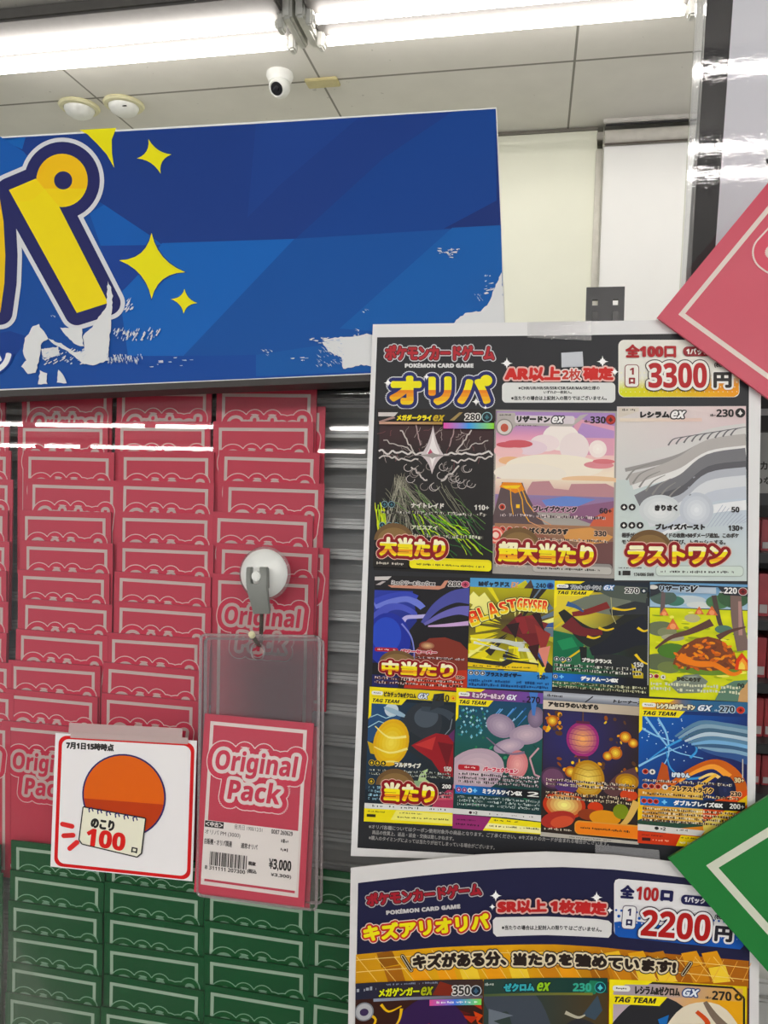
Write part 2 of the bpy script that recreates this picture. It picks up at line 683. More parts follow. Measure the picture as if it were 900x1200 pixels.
# ------------------------------------------------------------------ room
def room():
    Hc = 3.0
    mc = mat('ceiling_board', '#e6e4de', 0.85, noise=0.03, scale=6)
    nt = mc.node_tree
    b = nt.nodes['Principled BSDF']
    tc = nt.nodes.new('ShaderNodeTexCoord')
    sep = nt.nodes.new('ShaderNodeSeparateXYZ')
    nt.links.new(tc.outputs['Object'], sep.inputs[0])
    masks = []
    for ax, off_, per in ((0, 0.9, 1.0), (1, 3.1, 0.91)):
        ad = nt.nodes.new('ShaderNodeMath'); ad.operation = 'ADD'; ad.inputs[1].default_value = 40 * per - off_ + per / 2 if ax else 40.0 + 0.9 + 0.5
        nt.links.new(sep.outputs[ax], ad.inputs[0])
        md = nt.nodes.new('ShaderNodeMath'); md.operation = 'MODULO'; md.inputs[1].default_value = per
        nt.links.new(ad.outputs[0], md.inputs[0])
        sb = nt.nodes.new('ShaderNodeMath'); sb.operation = 'SUBTRACT'; sb.inputs[1].default_value = per / 2
        nt.links.new(md.outputs[0], sb.inputs[0])
        ab = nt.nodes.new('ShaderNodeMath'); ab.operation = 'ABSOLUTE'
        nt.links.new(sb.outputs[0], ab.inputs[0])
        lt = nt.nodes.new('ShaderNodeMath'); lt.operation = 'LESS_THAN'; lt.inputs[1].default_value = 0.0045 if ax == 0 else 0.006
        nt.links.new(ab.outputs[0], lt.inputs[0])
        masks.append(lt)
    mxm = nt.nodes.new('ShaderNodeMath'); mxm.operation = 'MAXIMUM'
    nt.links.new(masks[0].outputs[0], mxm.inputs[0]); nt.links.new(masks[1].outputs[0], mxm.inputs[1])
    # specks of wear on the boards
    vo = nt.nodes.new('ShaderNodeTexNoise'); vo.inputs['Scale'].default_value = 26; vo.inputs['Detail'].default_value = 2
    nt.links.new(tc.outputs['Object'], vo.inputs['Vector'])
    gt = nt.nodes.new('ShaderNodeMath'); gt.operation = 'GREATER_THAN'; gt.inputs[1].default_value = 0.735
    nt.links.new(vo.outputs['Fac'], gt.inputs[0])
    sc_ = nt.nodes.new('ShaderNodeMath'); sc_.operation = 'MULTIPLY'; sc_.inputs[1].default_value = 0.35
    nt.links.new(gt.outputs[0], sc_.inputs[0])
    mm = nt.nodes.new('ShaderNodeMath'); mm.operation = 'MAXIMUM'
    nt.links.new(mxm.outputs[0], mm.inputs[0]); nt.links.new(sc_.outputs[0], mm.inputs[1])
    mx = nt.nodes.new('ShaderNodeMix'); mx.data_type = 'RGBA'
    src = b.inputs['Base Color'].links[0].from_socket
    nt.links.new(mm.outputs[0], mx.inputs[0])
    nt.links.new(src, mx.inputs[6])
    mx.inputs[7].default_value = H('#8e8c84') + (1,)
    nt.links.new(mx.outputs[2], b.inputs['Base Color'])
    tag(MB().box((0, -1.5, Hc + 0.05), (12, 10.6, 0.1)).build('ceiling', mc, origin=(0, 0, 0)), kind='structure')
    tag(MB().box((0, -1.5, -0.05), (12, 10.6, 0.1)).build('floor', mat('floor_tile', '#8b877e', 0.4, scale=4), origin=(0, 0, 0)), kind='structure')
    xw = hit(700, 165, Vector((0, 3.70, 0)), Vector((0, -1, 0))).x
    mw = mat('cream_wall', '#f5f6e4', 0.75, noise=0.02, scale=3)
    tag(MB().box(((xw - 6) / 2, 3.75, 1.5), (6 + xw, 0.1, 3.0)).box((3.55, 3.75, 1.5), (4.9, 0.1, 3.0)).box((0.6, 3.79, 1.5), (1.1, 0.02, 3.0))
        .build('wall_back', mw, origin=(0, 3.75, 0)), kind='structure')
    # thin dark shadow-gap bead along the top of the back wall
    tag(MB().box(((xw - 6) / 2, 3.694, 2.992), (6 + xw, 0.012, 0.012)).build('trim_1', mat('grey_bead', '#77736a', 0.6)), kind='structure')


room()


def twin_lamp(x0, x1, ya, yb, label, tubes=2, z=2.93, tm=None):
    yc = (ya + yb) / 2
    t = thing('ceiling_lamp', (x0, yc, 3.0), label, 'ceiling light', 'fluorescent ceiling lights')
    wd = abs(yb - ya)
    MB().box(((x0 + x1) / 2, yc - (0.045 if wd else 0), 2.977), (x1 - x0, 0.07 + wd * 1.75, 0.046), 0.008).build('housing', M_LAMPBOX, t)
    for y in ((ya, yb) if tubes == 2 else (ya,)):
        MB().cyl((x0 + 0.035, y, z), (x1 - 0.035, y, z), 0.0155, seg=14).build('tube', tm or M_TUBE, t)
        for x, sg in ((x0, 1), (x1, -1)):
            MB().box((x + sg * 0.012, y, z + 0.01), (0.024, 0.042, 0.075), 0.006).cyl((x + sg * 0.02, y, z), (x + sg * 0.042, y, z), 0.014, seg=14).build('socket', M_SHELL, t)
    return t


twin_lamp(-2.13, -0.875, 2.57, 2.695, 'left fluorescent twin-tube light on the ceiling ahead, above the blue sign')
twin_lamp(-0.795, 0.46, 2.56, 2.695, 'right fluorescent twin-tube light on the ceiling ahead, left of the acrylic panel')
twin_lamp(0.53, 1.78, 2.56, 2.695, 'fluorescent twin-tube light hidden behind the black-framed panel')
# steel joint between the two visible lights
_j = thing('lamp_joint', (-0.835, 2.63, 3.0), 'grey bracket joining the two ceiling lights end to end', 'bracket')
MB().box((-0.858, 2.63, 2.962), (0.034, 0.20, 0.07), 0.008).build('clip', M_SHELL, _j)
MB().box((-0.812, 2.63, 2.962), (0.034, 0.20, 0.07), 0.008).build('clip', M_SHELL, _j)
# lights of the shop behind the camera, seen mirrored in the pane and the panel
for row, y, segs in (('first', -3.38, ((-4.35, -3.15), (-3.08, -1.85), (-1.84, -0.62), (-0.5, 0.7), (0.8, 2.0))),
                     ('second', -4.2, ((-5.3, -4.10), (-4.05, -3.01), (-2.99, -2.43), (-1.56, -0.4), (-0.3, 0.9))),
                     ('third', -4.87, ((-5.65, -4.45), (-4.42, -4.0), (-3.96, -2.72), (-1.84, -1.36))),
                     ('near', -1.9, ((0.25, 1.45), (1.5, 2.7))),
                     ('middle', -2.9, ((0.45, 1.65), (1.7, 2.9)))):
    for k, (a, b) in enumerate(segs):
        twin_lamp(a, b, y, y, 'fluorescent tube light of the %s row behind the viewer, tube %s from left' % (row, ['first', 'second', 'third', 'fourth', 'fifth'][k]), 1, tm=M_TUBE_SHOP)


def dome_sensor(px, py, label, led):
    o = hit(px, py, (0, 0, 3.0), Vector((0, 0, 1)))
    t = thing('ceiling_sensor', o, label, 'sensor', 'round ceiling sensors')
    dn = Vector((0, 0, -1))
    MB().lathe(o, dn, [(0, 0), (0.085, 0), (0.088, 0.006), (0.082, 0.014), (0.066, 0.016), (0.066, 0)], 40).build('mount_ring', M_CREAM, t, smooth=True)
    MB().lathe(o, dn, [(0.064, 0.01), (0.064, 0.02), (0.055, 0.036), (0.036, 0.048), (0, 0.053)], 36).build('dome', M_WHITE, t, smooth=True)
    if led:
        MB().box(o + Vector((0.026, -0.048, -0.0345)), (0.030, 0.006, 0.004), 0.001).build('slot', M_DARK, t)


dome_sensor(93, 124, 'left one of the two round white dome sensors on the ceiling', False)
dome_sensor(145, 121, 'right one of the two round dome sensors, with a small dark slot', True)


def cctv():
    o = hit(328, 86, (0, 0, 3.0), Vector((0, 0, 1)))
    t = thing('security_camera', o, 'white dome security camera with a dark lens on the ceiling', 'camera')
    dn = Vector((0, 0, -1))
    MB().lathe(o, dn, [(0, 0), (0.052, 0), (0.054, 0.012), (0.048, 0.026), (0.044, 0.036), (0.04, 0.036), (0, 0.036)], 36).build('base', M_WHITE, t, smooth=True)
    c = o + Vector((0, 0, -0.052))
    d = Vector((-0.12, -0.75, -0.55)).normalized()
    MB().lathe(c, d, [(0, -0.042), (0.024, -0.036), (0.04, -0.014), (0.043, 0.0), (0.041, 0.014), (0.033, 0.03), (0.029, 0.034), (0.026, 0.031), (0.0, 0.031)], 36).build('eyeball', M_WHITE, t, smooth=True)
    MB().lathe(c, d, [(0.0, 0.0315), (0.025, 0.0315), (0.024, 0.034), (0.011, 0.034), (0.010, 0.040), (0.0, 0.043)], 28).build('lens', mat('lens_black', '#1b1c22', 0.12, coat=0.5), t, smooth=True)


cctv()
_o = hit(378, 95, (0, 0, 3.0), Vector((0, 0, 1)))
tag(MB().box(_o + Vector((0, 0, -0.006)), (0.135, 0.066, 0.012), 0.003).build('ceiling_plate', mat('yellowed_plate', '#cfc592', 0.6)),
    'small yellowed rectangular plate on a ceiling seam right of the dome camera', 'plate')


def blind():
    YB = 3.66
    o = Vector((0, YB, 0)); n = Vector((0, -1, 0))
    def P(x, y, yy=YB): return hit(x, y, Vector((0, yy, 0)), n)
    tl, tr = P(708, 172), P(905, 168)
    t = thing('roller_blind', P(706, 600), 'white roller blind over the window in the cream back wall', 'blind')
    x0, x1 = tl.x, 1.05
    MB().box(((x0 + x1) / 2, YB, tl.z / 2 + 0.03), (x1 - x0, 0.006, tl.z - 0.06), 0.001).build('fabric', mat('blind_fabric', '#fafaf7', 0.8, noise=0.02, scale=2), t)
    MB().cyl((x0, YB + 0.0, tl.z + 0.035), (x1, YB + 0.0, tl.z + 0.035), 0.034, seg=28).build('roller', mat('blind_roll', '#d9d5cc', 0.5), t, smooth=True)
    MB().box(((x0 + x1) / 2, YB - 0.035, tl.z + 0.1), (x1 - x0 + 0.02, 0.018, 0.03), 0.004).build('head_rail', mat('painted_rail', '#cfccc6', 0.4, 0.0), t)
    MB().box(((x0 + x1) / 2, YB - 0.02, tl.z + 0.002), (x1 - x0, 0.01, 0.008), 0.002).build('bottom_bar', mat('bronze_bar', '#5c534a', 0.4), t)
    MB().box(((x0 + x1) / 2, YB - 0.035, tl.z + 0.078), (x1 - x0, 0.012, 0.006), 0.002).build('seal_strip', M_DARK, t)
    # beaded pull chain beside it
    b = MB()
    xc = P(702, 300).x
    z = 0.9
    while z < tl.z + 0.07:
        b.lathe((xc, YB - 0.015, z), (0, 0, 1), [(0, -0.0045), (0.0042, 0), (0, 0.0045)], 6)
        z += 0.011
    b.tube([(xc, YB - 0.015, 0.9), (xc, YB - 0.015, tl.z + 0.08)], 0.0012, 6)
    b.build('bead_chain', mat('chain_white', '#d8d6cc', 0.4), t)
    # window frame behind
    f = thing('window_1', (x0, 3.70, 0), None, None)
    tag(f, kind='structure')
    MB().box((x0 - 0.018, 3.712, 1.45), (0.03, 0.05, 2.9), 0.003).build('window_frame', mat('aluminium_frame', '#c9c6bb', 0.4, 0.2), f)
    MB().box(((x0 + x1) / 2, 3.712, 2.955), (x1 - x0 + 0.06, 0.06, 0.035), 0.003).build('window_head', mat('steel_head', '#b9b5ad', 0.4, 0.2), f)
    # small corner hook on the ceiling at the wall, beside the sign
    c = hit(586, 150, Vector((0, 3.66, 0)), n)
    r = thing('pipe_stub', c, 'thin bent metal pipe under the ceiling beside the blue sign corner', 'pipe')
    MB().tube([c + Vector((-0.03, 0.02, -0.06)), c + Vector((-0.025, 0.0, 0.0)), c + Vector((0.02, -0.03, 0.035)), c + Vector((0.055, -0.06, 0.045))], 0.010, 10).build('pipe', M_STEEL, r, smooth=True)


blind()
# ------------------------------------------------------------------ blue banner over the case
def sign():
    S = lean_surf(PANE.world(*PANE.loc(300, 452), 0.020), 10)
    o0 = S.world(*S.loc(200, 455))
    t = thing('banner_sign', o0, 'blue banner board with big yellow lettering, stars and torn white patches above the pack case', 'sign')
    A = Art(S, clip=False)
    ol = [S.loc(*p) for p in ((-170, 170), (582, 126), (593.5, 432), (-170, 465))]
    Z = lambda x, y: (x / 3.75, 140 + y / 3.75)
    inn = [(-165, 171.5), (581, 127.5), (592, 430), (-165, 463)]
    A.strip([(-165, 171.5), (0, 162), (300, 145), (581, 127.5)], [(-165, 463), (0, 456), (300, 443.5), (592, 430)], '#0e4a95')
    A.poly([(0, 163), (110, 156), (190, 152), (581, 127.5), (586, 268), (520, 268), (345, 281), (190, 287), (176, 276), (122, 240)], '#18387f')
    A.poly([(450, 185), (530, 131), (581, 127.5), (587, 283), (520, 286), (345, 281)], '#123f88')
    A.poly([(581, 127.5), (582, 235), (520, 268), (587, 266)], '#152e70')
    A.poly([(300, 145), (420, 138), (330, 215), (290, 255)], '#1a3d86')
    A.poly([(0, 166), (30, 161), (26, 175), (0, 163)], '#1f60ad')
    A.poly([(-160, 190), (0, 160), (28, 178), (60, 220), (0, 300), (-160, 320)], '#1a57a6')
    A.poly([(122, 240), (176, 276), (190, 287), (118, 288), (105, 250)], '#1c5aa9')
    A.poly([(118, 288), (190, 287), (160, 330), (135, 345)], '#1a3f8c')
    A.poly([(190, 285), (345, 280), (378, 281), (300, 345), (215, 417), (150, 417), (140, 345), (162, 322)], '#0c60af')
    A.poly([(345, 280), (587, 265), (591, 420), (290, 440), (215, 417)], '#0c4f98')
    A.poly([(530, 267), (587, 264), (591, 400), (398, 385)], '#0b5ba4')
    A.poly([(12, 388), (35, 395), (0, 440), (-60, 440), (-60, 400)], '#123a86')
    A.poly([(150, 418), (300, 416), (592, 402), (592, 430), (300, 443.5), (60, 453.5), (60, 440)], '#0f4795')
    A.poly([(300, 416), (440, 395), (592, 404), (592, 428), (300, 441)], '#0d579f')
    S_body = A.build('panel', MVY, t, extra=sheet_extra(ol, 0.0175, '#e9eae6'))
    pts = [S.world(*S.loc(*p), 0.0005) for p in ((-170, 465.2), (200, 449), (593.5, 432), (593.5, 440), (200, 456.5), (-170, 473))]
    MB().prism(pts, S.n, 0.018).build('under_shade_strip', M_RAIL, t)  # dark strip added to stand in for the shade below the banner
    # lettering
    B = Art(S, base=0.0006)
    stroke = [Z(*p) for p in ((42, 312), (160, 262), (262, 385), (478, 808), (340, 852))]
    ring = [Z(275 + 113 * cos(radians(a)), 270 + 117 * sin(radians(a))) for a in range(0, 360, 9)]
    left = [Z(*p) for p in ((-300, 300), (2, 350), (18, 450), (26, 600), (22, 720), (4, 850), (-300, 880))]
    for r, c in ((19.5, '#d9dbdf'), (14.4, '#20245c')):
        B.fat(stroke, r, c); B.fat(ring, r * 0.98, c); B.fat(left, r, c)
    B.poly(left, '#e8c426')
    B.poly(ring, '#edc127')
    B.add([[ring[k] for k in range(40) if 270 + 117 * sin(radians(k * 9)) > 300] ], '#f0d429')
    B.poly(stroke, '#f0dc2a')
    B.poly([Z(*p) for p in ((42, 312), (160, 262), (200, 310), (140, 360), (75, 365))], '#f0d829')
    B.ell(*Z(280, 270), 10.7, 10.7, '#20245c')
    B.text('ッ', -15, 414, 15.5, 439, '#eceeee', bold=1.6, outl=((2.2, '#1f3f8e'),), rot=-3)
    B.build('letter_print', MVY, t)
    for k, tips in enumerate((((667, 500), (815, 672), (667, 790), (525, 620)), ((653, 87), (755, 155), (707, 240), (603, 172)), ((812, 745), (868, 808), (808, 855), (752, 790)))):
        D = Art(S, base=0.0004)
        tp = [Z(*p) for p in tips]
        c = (sum(p[0] for p in tp) / 4, sum(p[1] for p in tp) / 4)
        big = [(c[0] + (p[0] - c[0]) * 1.05, c[1] + (p[1] - c[1]) * 1.05) for p in tp]
        D.star(big, '#1d3a7a', 0.19)
        D.star(tp, '#eae337', 0.17)
        D.build('star_print', MVY, t, label=('large yellow four-pointed star', 'small yellow star near the top', 'smallest yellow star')[k])
    D = Art(S, base=0.0004)
    D.poly([Z(*p) for p in ((350, 47), (385, 66), (430, 110), (470, 155), (503, 213), (493, 150), (492, 90), (512, 38))], '#eae337')
    D.build('star_print', MVY, t, label='yellow star cut by the top edge')
    # torn places where the print has come off
    def torn(name, polys, streaks, seed, lab):
        T = Art(S, base=0.0012)
        rnd = random.Random(seed)
        def rough(pts, j=0.7):
            out = []
            for i in range(len(pts)):
                a, b = pts[i], pts[(i + 1) % len(pts)]
                n = max(1, int(hypot(b[0] - a[0], b[1] - a[1]) / 3))
                for k in range(n):
                    q = k / n
                    out.append((a[0] + (b[0] - a[0]) * q + rnd.uniform(-j, j), a[1] + (b[1] - a[1]) * q + rnd.uniform(-j, j)))
            return out
        for p in polys: T.poly(rough(p), '#dfe1e2')
        for x0, y0, x1, y1, n, sl in streaks:
            for _ in range(n):
                x, y = rnd.uniform(x0, x1), rnd.uniform(y0, y1)
                L, wd = rnd.uniform(1.5, 6), rnd.uniform(0.4, 1.1)
                T.poly([(x, y), (x + L * cos(sl), y + L * sin(sl) - wd * .5), (x + L * cos(sl) + rnd.uniform(-1, 1), y + L * sin(sl) + wd), (x + L * .3, y + wd)], rnd.choice(['#d5d9de', '#b9c6d8', '#e0e2e3']))
        T.build('torn_patch', MVY, t, label=lab)
    torn('a', [[Z(*p) for p in q] for q in (
        ((150, 910), (175, 903), (215, 965), (185, 985), (175, 1060), (160, 1115), (125, 1118), (95, 1085), (118, 1060), (105, 1030), (112, 965)),
        ((215, 965), (270, 985), (330, 1025), (375, 1020), (368, 950), (410, 915), (430, 880), (470, 830), (476, 714), (490, 740), (498, 780), (490, 900), (478, 1060), (410, 1085), (370, 1075), (300, 1020), (240, 990)),
        ((268, 918), (362, 915), (370, 1000), (325, 985), (300, 960)),
        ((180, 1105), (210, 1118), (210, 1165), (170, 1165)), ((260, 1100), (280, 1120), (298, 1160), (255, 1160)),
        ((185, 1010), (260, 1000), (265, 1040), (195, 1050)))],
        [(48, 410, 100, 428, 60, -0.5), (133, 388, 186, 400, 70, -1.0), (126, 415, 170, 425, 60, 1.4), (147, 353, 156, 367, 22, -0.8), (60, 370, 64, 372, 3, .5), (170, 420, 225, 432, 10, 0)], 3,
        'large torn white patch below the letter')
    torn('b', [[(378, 399), (403, 395), (411, 396), (430, 392), (450, 396), (450, 432), (424, 428), (402, 433), (401, 412)], [(378, 402), (402, 398), (402, 420), (385, 412)]],
         [(362, 396, 402, 404, 26, 0), (370, 405, 402, 428, 60, .6), (305, 408, 318, 416, 8, .5), (410, 384, 430, 394, 8, .4), (340, 418, 375, 424, 5, 0), (418, 362, 428, 366, 3, .4)], 7, 'torn white patch beside the poster corner')
    torn('c', [[(588, 320), (579, 340), (573, 356), (564, 365), (545, 368), (533, 378), (520, 395), (592, 395)]],
         [(567, 322, 577, 345, 14, -.2), (555, 344, 562, 350, 7, .8)], 9, 'torn white lower right corner')
    torn('d', [], [(512, 291, 537, 302, 26, .1)], 12, 'small white scratch mark near the right edge')


sign()


# ------------------------------------------------------------------ pack print, in millimetres on the pack's own face
PKW, PKH, PKT = 0.0935, 0.1435, 0.0016


def pack_art(ink, frame, thin, w_=PKW * 1000, h_=PKH * 1000):
    S = Surf((0, 0, 0), (0.001, 0, 0), (0, -0.001, 0), (0, 0, 1))
    A = Art(S, direct=True, base=0.00002, dh=0.000006)
    k = w_ / 86.2
    m, lw = 5.0 * k, 2.7 * k
    x0, y0, x1, y1 = m, 5.2 * k, w_ - m, h_ - 6.2 * k
    for r in ((x0, y0, x1, y0 + lw), (x0, y1 - lw, x1, y1), (x0, y0 + lw, x0 + lw, y1 - lw), (x1 - lw, y0 + lw, x1, y1 - lw)):
        A.rect(*r, frame)
    return A, k


def pack_logo(A, k, ink, frame, thin, soft):
    def T(t, x0, y0, x1, y1, rad, col, bold=0.5):
        A.text(t, x0 * k, y0 * k, x1 * k, y1 * k, col, bold=(bold + rad) * k, skew=0.13, nd=26 if rad > 3 else 16, res=2, rot=0)
    # each growth layer covers both words
    def both(rad, col):
        A.text('Original', (11 - rad) * k, (25 - rad) * k, (76 + rad) * k, (45 + rad) * k, col, bold=(0.3 + rad) * k, skew=0.13, nd=30 if rad > 3 else 16, res=2, grow_word=True)
        A.text('Pack', (22 - rad) * k, (46 - rad) * k, (64 + rad) * k, (61.5 + rad) * k, col, bold=(0.3 + rad) * k, skew=0.13, nd=30 if rad > 3 else 16, res=2, grow_word=True)
    both(7.3, thin)
    both(6.6, ink)
    both(2.7, soft)
    both(0.0, ink)


def pack_mesh(name, ink, frame, thin, soft, side):
    A, k = pack_art(ink, frame, thin)
    pack_logo(A, k, ink, frame, thin, soft)
    bm = bmesh.new()
    lay = bm.loops.layers.float_color.new('ink')
    t = bmesh.new()
    bmesh.ops.create_cube(t, size=1)
    bmesh.ops.scale(t, vec=(PKW * 1000, PKH * 1000, PKT), verts=t.verts)
    bmesh.ops.translate(t, vec=(PKW * 500, PKH * 500, -PKT / 2), verts=t.verts)
    me = bpy.data.meshes.new('t'); t.to_mesh(me); t.free(); bm.from_mesh(me)
    for f in bm.faces:
        f.normal_update()
        for lp in f.loops: lp[lay] = (*H(ink if abs(f.normal.z) > .5 else side), 1)
    A.fill_bm(bm, lay, None)
    for v in bm.verts:      # origin at the middle of the top edge
        v.co = Vector((v.co.x * 0.001 - PKW / 2, -v.co.y * 0.001, v.co.z))
    bmesh.ops.recalc_face_normals(bm, faces=[f for f in bm.faces if f.calc_area() > 1e-4])
    mm = bpy.data.meshes.new(name)
    bm.to_mesh(mm); bm.free()
    mm.materials.append(MPK)
    return mm


PINK = pack_mesh('pink_pack', '#c53c52', '#cbbdb8', '#dec9c6', '#c9b4b0', '#a63a4c')
GREEN = pack_mesh('green_pack', '#04542a', '#a6bba8', '#8fb39a', '#7d9f87', '#084a26')
TILT = 0.10


PINK_BRIGHT = pack_mesh('bright_pink_pack', '#c93a52', '#e9dfdb', '#efe0dd', '#e9dedb', '#a63a4c')  # same pack with whiter print: the brighter light before the pane painted in


def place_pack(me, name, px, py, label, cat, group, d=-0.026, rz=0.0, tilt=TILT):
    p = PANE.off(d)
    x, y = p.loc(px, py)
    up = (EU + EN * tilt).normalized()
    nn = (EN - EU * tilt).normalized()
    cx, sx = cos(rz), sin(rz)
    ex = EX * cx - up * sx
    uy = up * cx + EX * sx
    o = bpy.data.objects.new(name, me)
    m = Matrix((ex, uy, nn)).transposed().to_4x4()
    m.translation = p.world(x, y)
    o.matrix_world = m
    COL.objects.link(o)
    return tag(o, label, cat, group)


def all_packs():
    rnd = random.Random(5)
    words = ['top', 'second', 'third', 'fourth', 'fifth', 'sixth', 'seventh', 'eighth', 'ninth', 'tenth', 'eleventh', 'lowest']
    cols = {
        'far left': dict(x=[-44, -40, -38, -36, -42, -40, -44, -42, -44, -38, -36, -40], y=[450, 493, 527, 560, 596, 632, 667, 702, 738, 773, 808, 845]),
        'second': dict(x=[78, 73, 80, 85, 76, 78, 74, 77, 72, 63, 60, 55], y=[452, 495, 529, 562, 599, 635, 670, 705, 741, 777, 812, 849]),
        'third': dict(x=[192, 190, 194, 194, 193, 193, 190, 190, 181, 177, 175], y=[453, 494, 529, 564, 601, 637, 673, 708, 745, 781, 817]),
        'fourth': dict(x=[312, 308, 315, 320, 307, 312.5, 308], y=[454, 494, 529, 565, 602, 639, 675]),
    }
    for cn, c in cols.items():
        n = len(c['y'])
        for i, (x, y) in enumerate(zip(c['x'], c['y'])):
            w_ = words[i] if i < n - 1 else 'lowest'
            if cn == 'third' and i == n - 1: w_ = 'lowest'
            place_pack(PINK, 'card_pack', x, y, 'pink card pack in the %s column of the rack, %s of the pink ones' % (cn, w_), 'card pack', 'pink card packs in the rack', rz=rnd.uniform(-.008, .012))
    # spare packs standing half hidden behind the fourth column
    place_pack(PINK, 'card_pack', 322, 476, 'pink card pack peeping out right behind the fourth column near the top', 'card pack', 'pink card packs in the rack', d=-0.0305)
    place_pack(PINK, 'card_pack', 326, 640, 'pink card pack peeping out right behind the fourth column, lower down', 'card pack', 'pink card packs in the rack', d=-0.0305)
    gcols = {
        'far left': dict(x=[-52, -50, -50, -51, -52, -54], y=[984, 1017, 1052, 1087, 1124, 1160]),
        'second': dict(x=[67, 66, 64, 64, 63, 61], y=[991, 1027, 1063, 1099, 1136, 1172]),
        'third': dict(x=[182, 180, 180, 180, 180, 176], y=[1004, 1041, 1078, 1114, 1152, 1189]),
        'fourth': dict(x=[300, 300, 300, 301, 300], y=[1051, 1088, 1127, 1164, 1201]),
        'fifth': dict(x=[426, 425, 426, 425, 425, 425], y=[1025, 1064, 1102, 1141, 1179, 1218]),
    }
    for cn, c in gcols.items():
        n = len(c['y'])
        for i, (x, y) in enumerate(zip(c['x'], c['y'])):
            w_ = words[i] if i < n - 1 else 'lowest'
            place_pack(GREEN, 'card_pack', x, y, 'green card pack in the %s column of the rack, %s of the green ones' % (cn, w_), 'card pack', 'green card packs in the rack', rz=rnd.uniform(-.01, .01))


all_packs()


# ------------------------------------------------------------------ display case: rack, body, pane
def case():
    B = PANE.off(-0.072)
    xl, xr = -0.75, -0.055
    xt = B.loc(300, 440)[1] + 0.01
    o0 = B.world(xl, xt - 1.0)
    # louvred metal rack
    c = thing('display_case', B.world(-0.25, xt - 1.3), 'display case with a grey stepped rack behind a clear acrylic pane under the banner', 'display case')
    t = c
    pitch = 0.0272
    yb = B.loc(405, 586)[1]
    prof = [(0, 0), (0.0225, 0), (0.0225, 0.0026), (0.0205, 0.0030), (0.0205, 0.0036), (0.0220, 0.0040), (0.0220, 0.0062), (0.0200, 0.0066), (0.0200, 0.0073), (0.0212, 0.0077), (0.0212, 0.0090),
            (0.0170, 0.0096), (0.0085, 0.0150), (0.0030, 0.0215), (0.0015, 0.0272), (0, 0.0272)]
    me = None
    k0 = -int((xt - yb) / pitch)
    for k in range(k0, k0 + 34):
        y0 = yb - k * pitch
        if me is None:
            bm = bmesh.new()
            rows = []
            for x in (xl, xr):
                rows.append([bm.verts.new((x, h, d)) for d, h in prof])
            n = len(prof)
            for i in range(n):
                j = (i + 1) % n
                bm.faces.new((rows[0][i], rows[0][j], rows[1][j], rows[1][i]))
            bm.faces.new(rows[0]); bm.faces.new(rows[1][::-1])
            bmesh.ops.recalc_face_normals(bm, faces=bm.faces)
            me = bpy.data.meshes.new('ledge'); bm.to_mesh(me); bm.free()
            me.materials.append(M_STEEL)
        o = bpy.data.objects.new('ledge', me)
        COL.objects.link(o)
        o.parent = t
        m = Matrix((EX, EU, EN)).transposed().to_4x4()
        m.translation = B.world(0, y0) - t.location
        o.matrix_local = m
    # body of the case
    R = Matrix((EX, EU, EN)).transposed().to_4x4()
    R.translation = B.world(0, 0) - EN * 0.002
    xm = (xl + xr) / 2
    MB().box((xm, xt - 0.6, -0.011), (xr - xl + 0.04, 1.3, 0.02), mx=R).build('back_panel', M_DARK, c)
    yt = PANE.loc(300, 440)[1]
    MB().box((xm, yt + 0.008, 0.034), (xr - xl + 0.04, 0.012, 0.066), 0.001, mx=R).build('top_panel', M_RAIL, c)
    MB().box((xr + 0.012, xt - 0.62, 0.031), (0.02, 1.25, 0.06), 0.001, mx=R).build('side_panel', M_RAIL, c)
    MB().box((xm, xt - 1.22, 0.03), (xr - xl + 0.04, 0.02, 0.06), 0.001, mx=R).build('bottom_panel', M_RAIL, c)
    # pane
    a = [PANE.loc(-170, 452), PANE.loc(520, 442)]
    pts = [PANE.world(xl, yt), PANE.world(xr, yt), PANE.world(xr, yt - 1.1), PANE.world(xl, yt - 1.1)]
    MB().prism(pts, EN, 0.003).build('acrylic_pane', M_PANE, c, label='clear acrylic pane')


case()


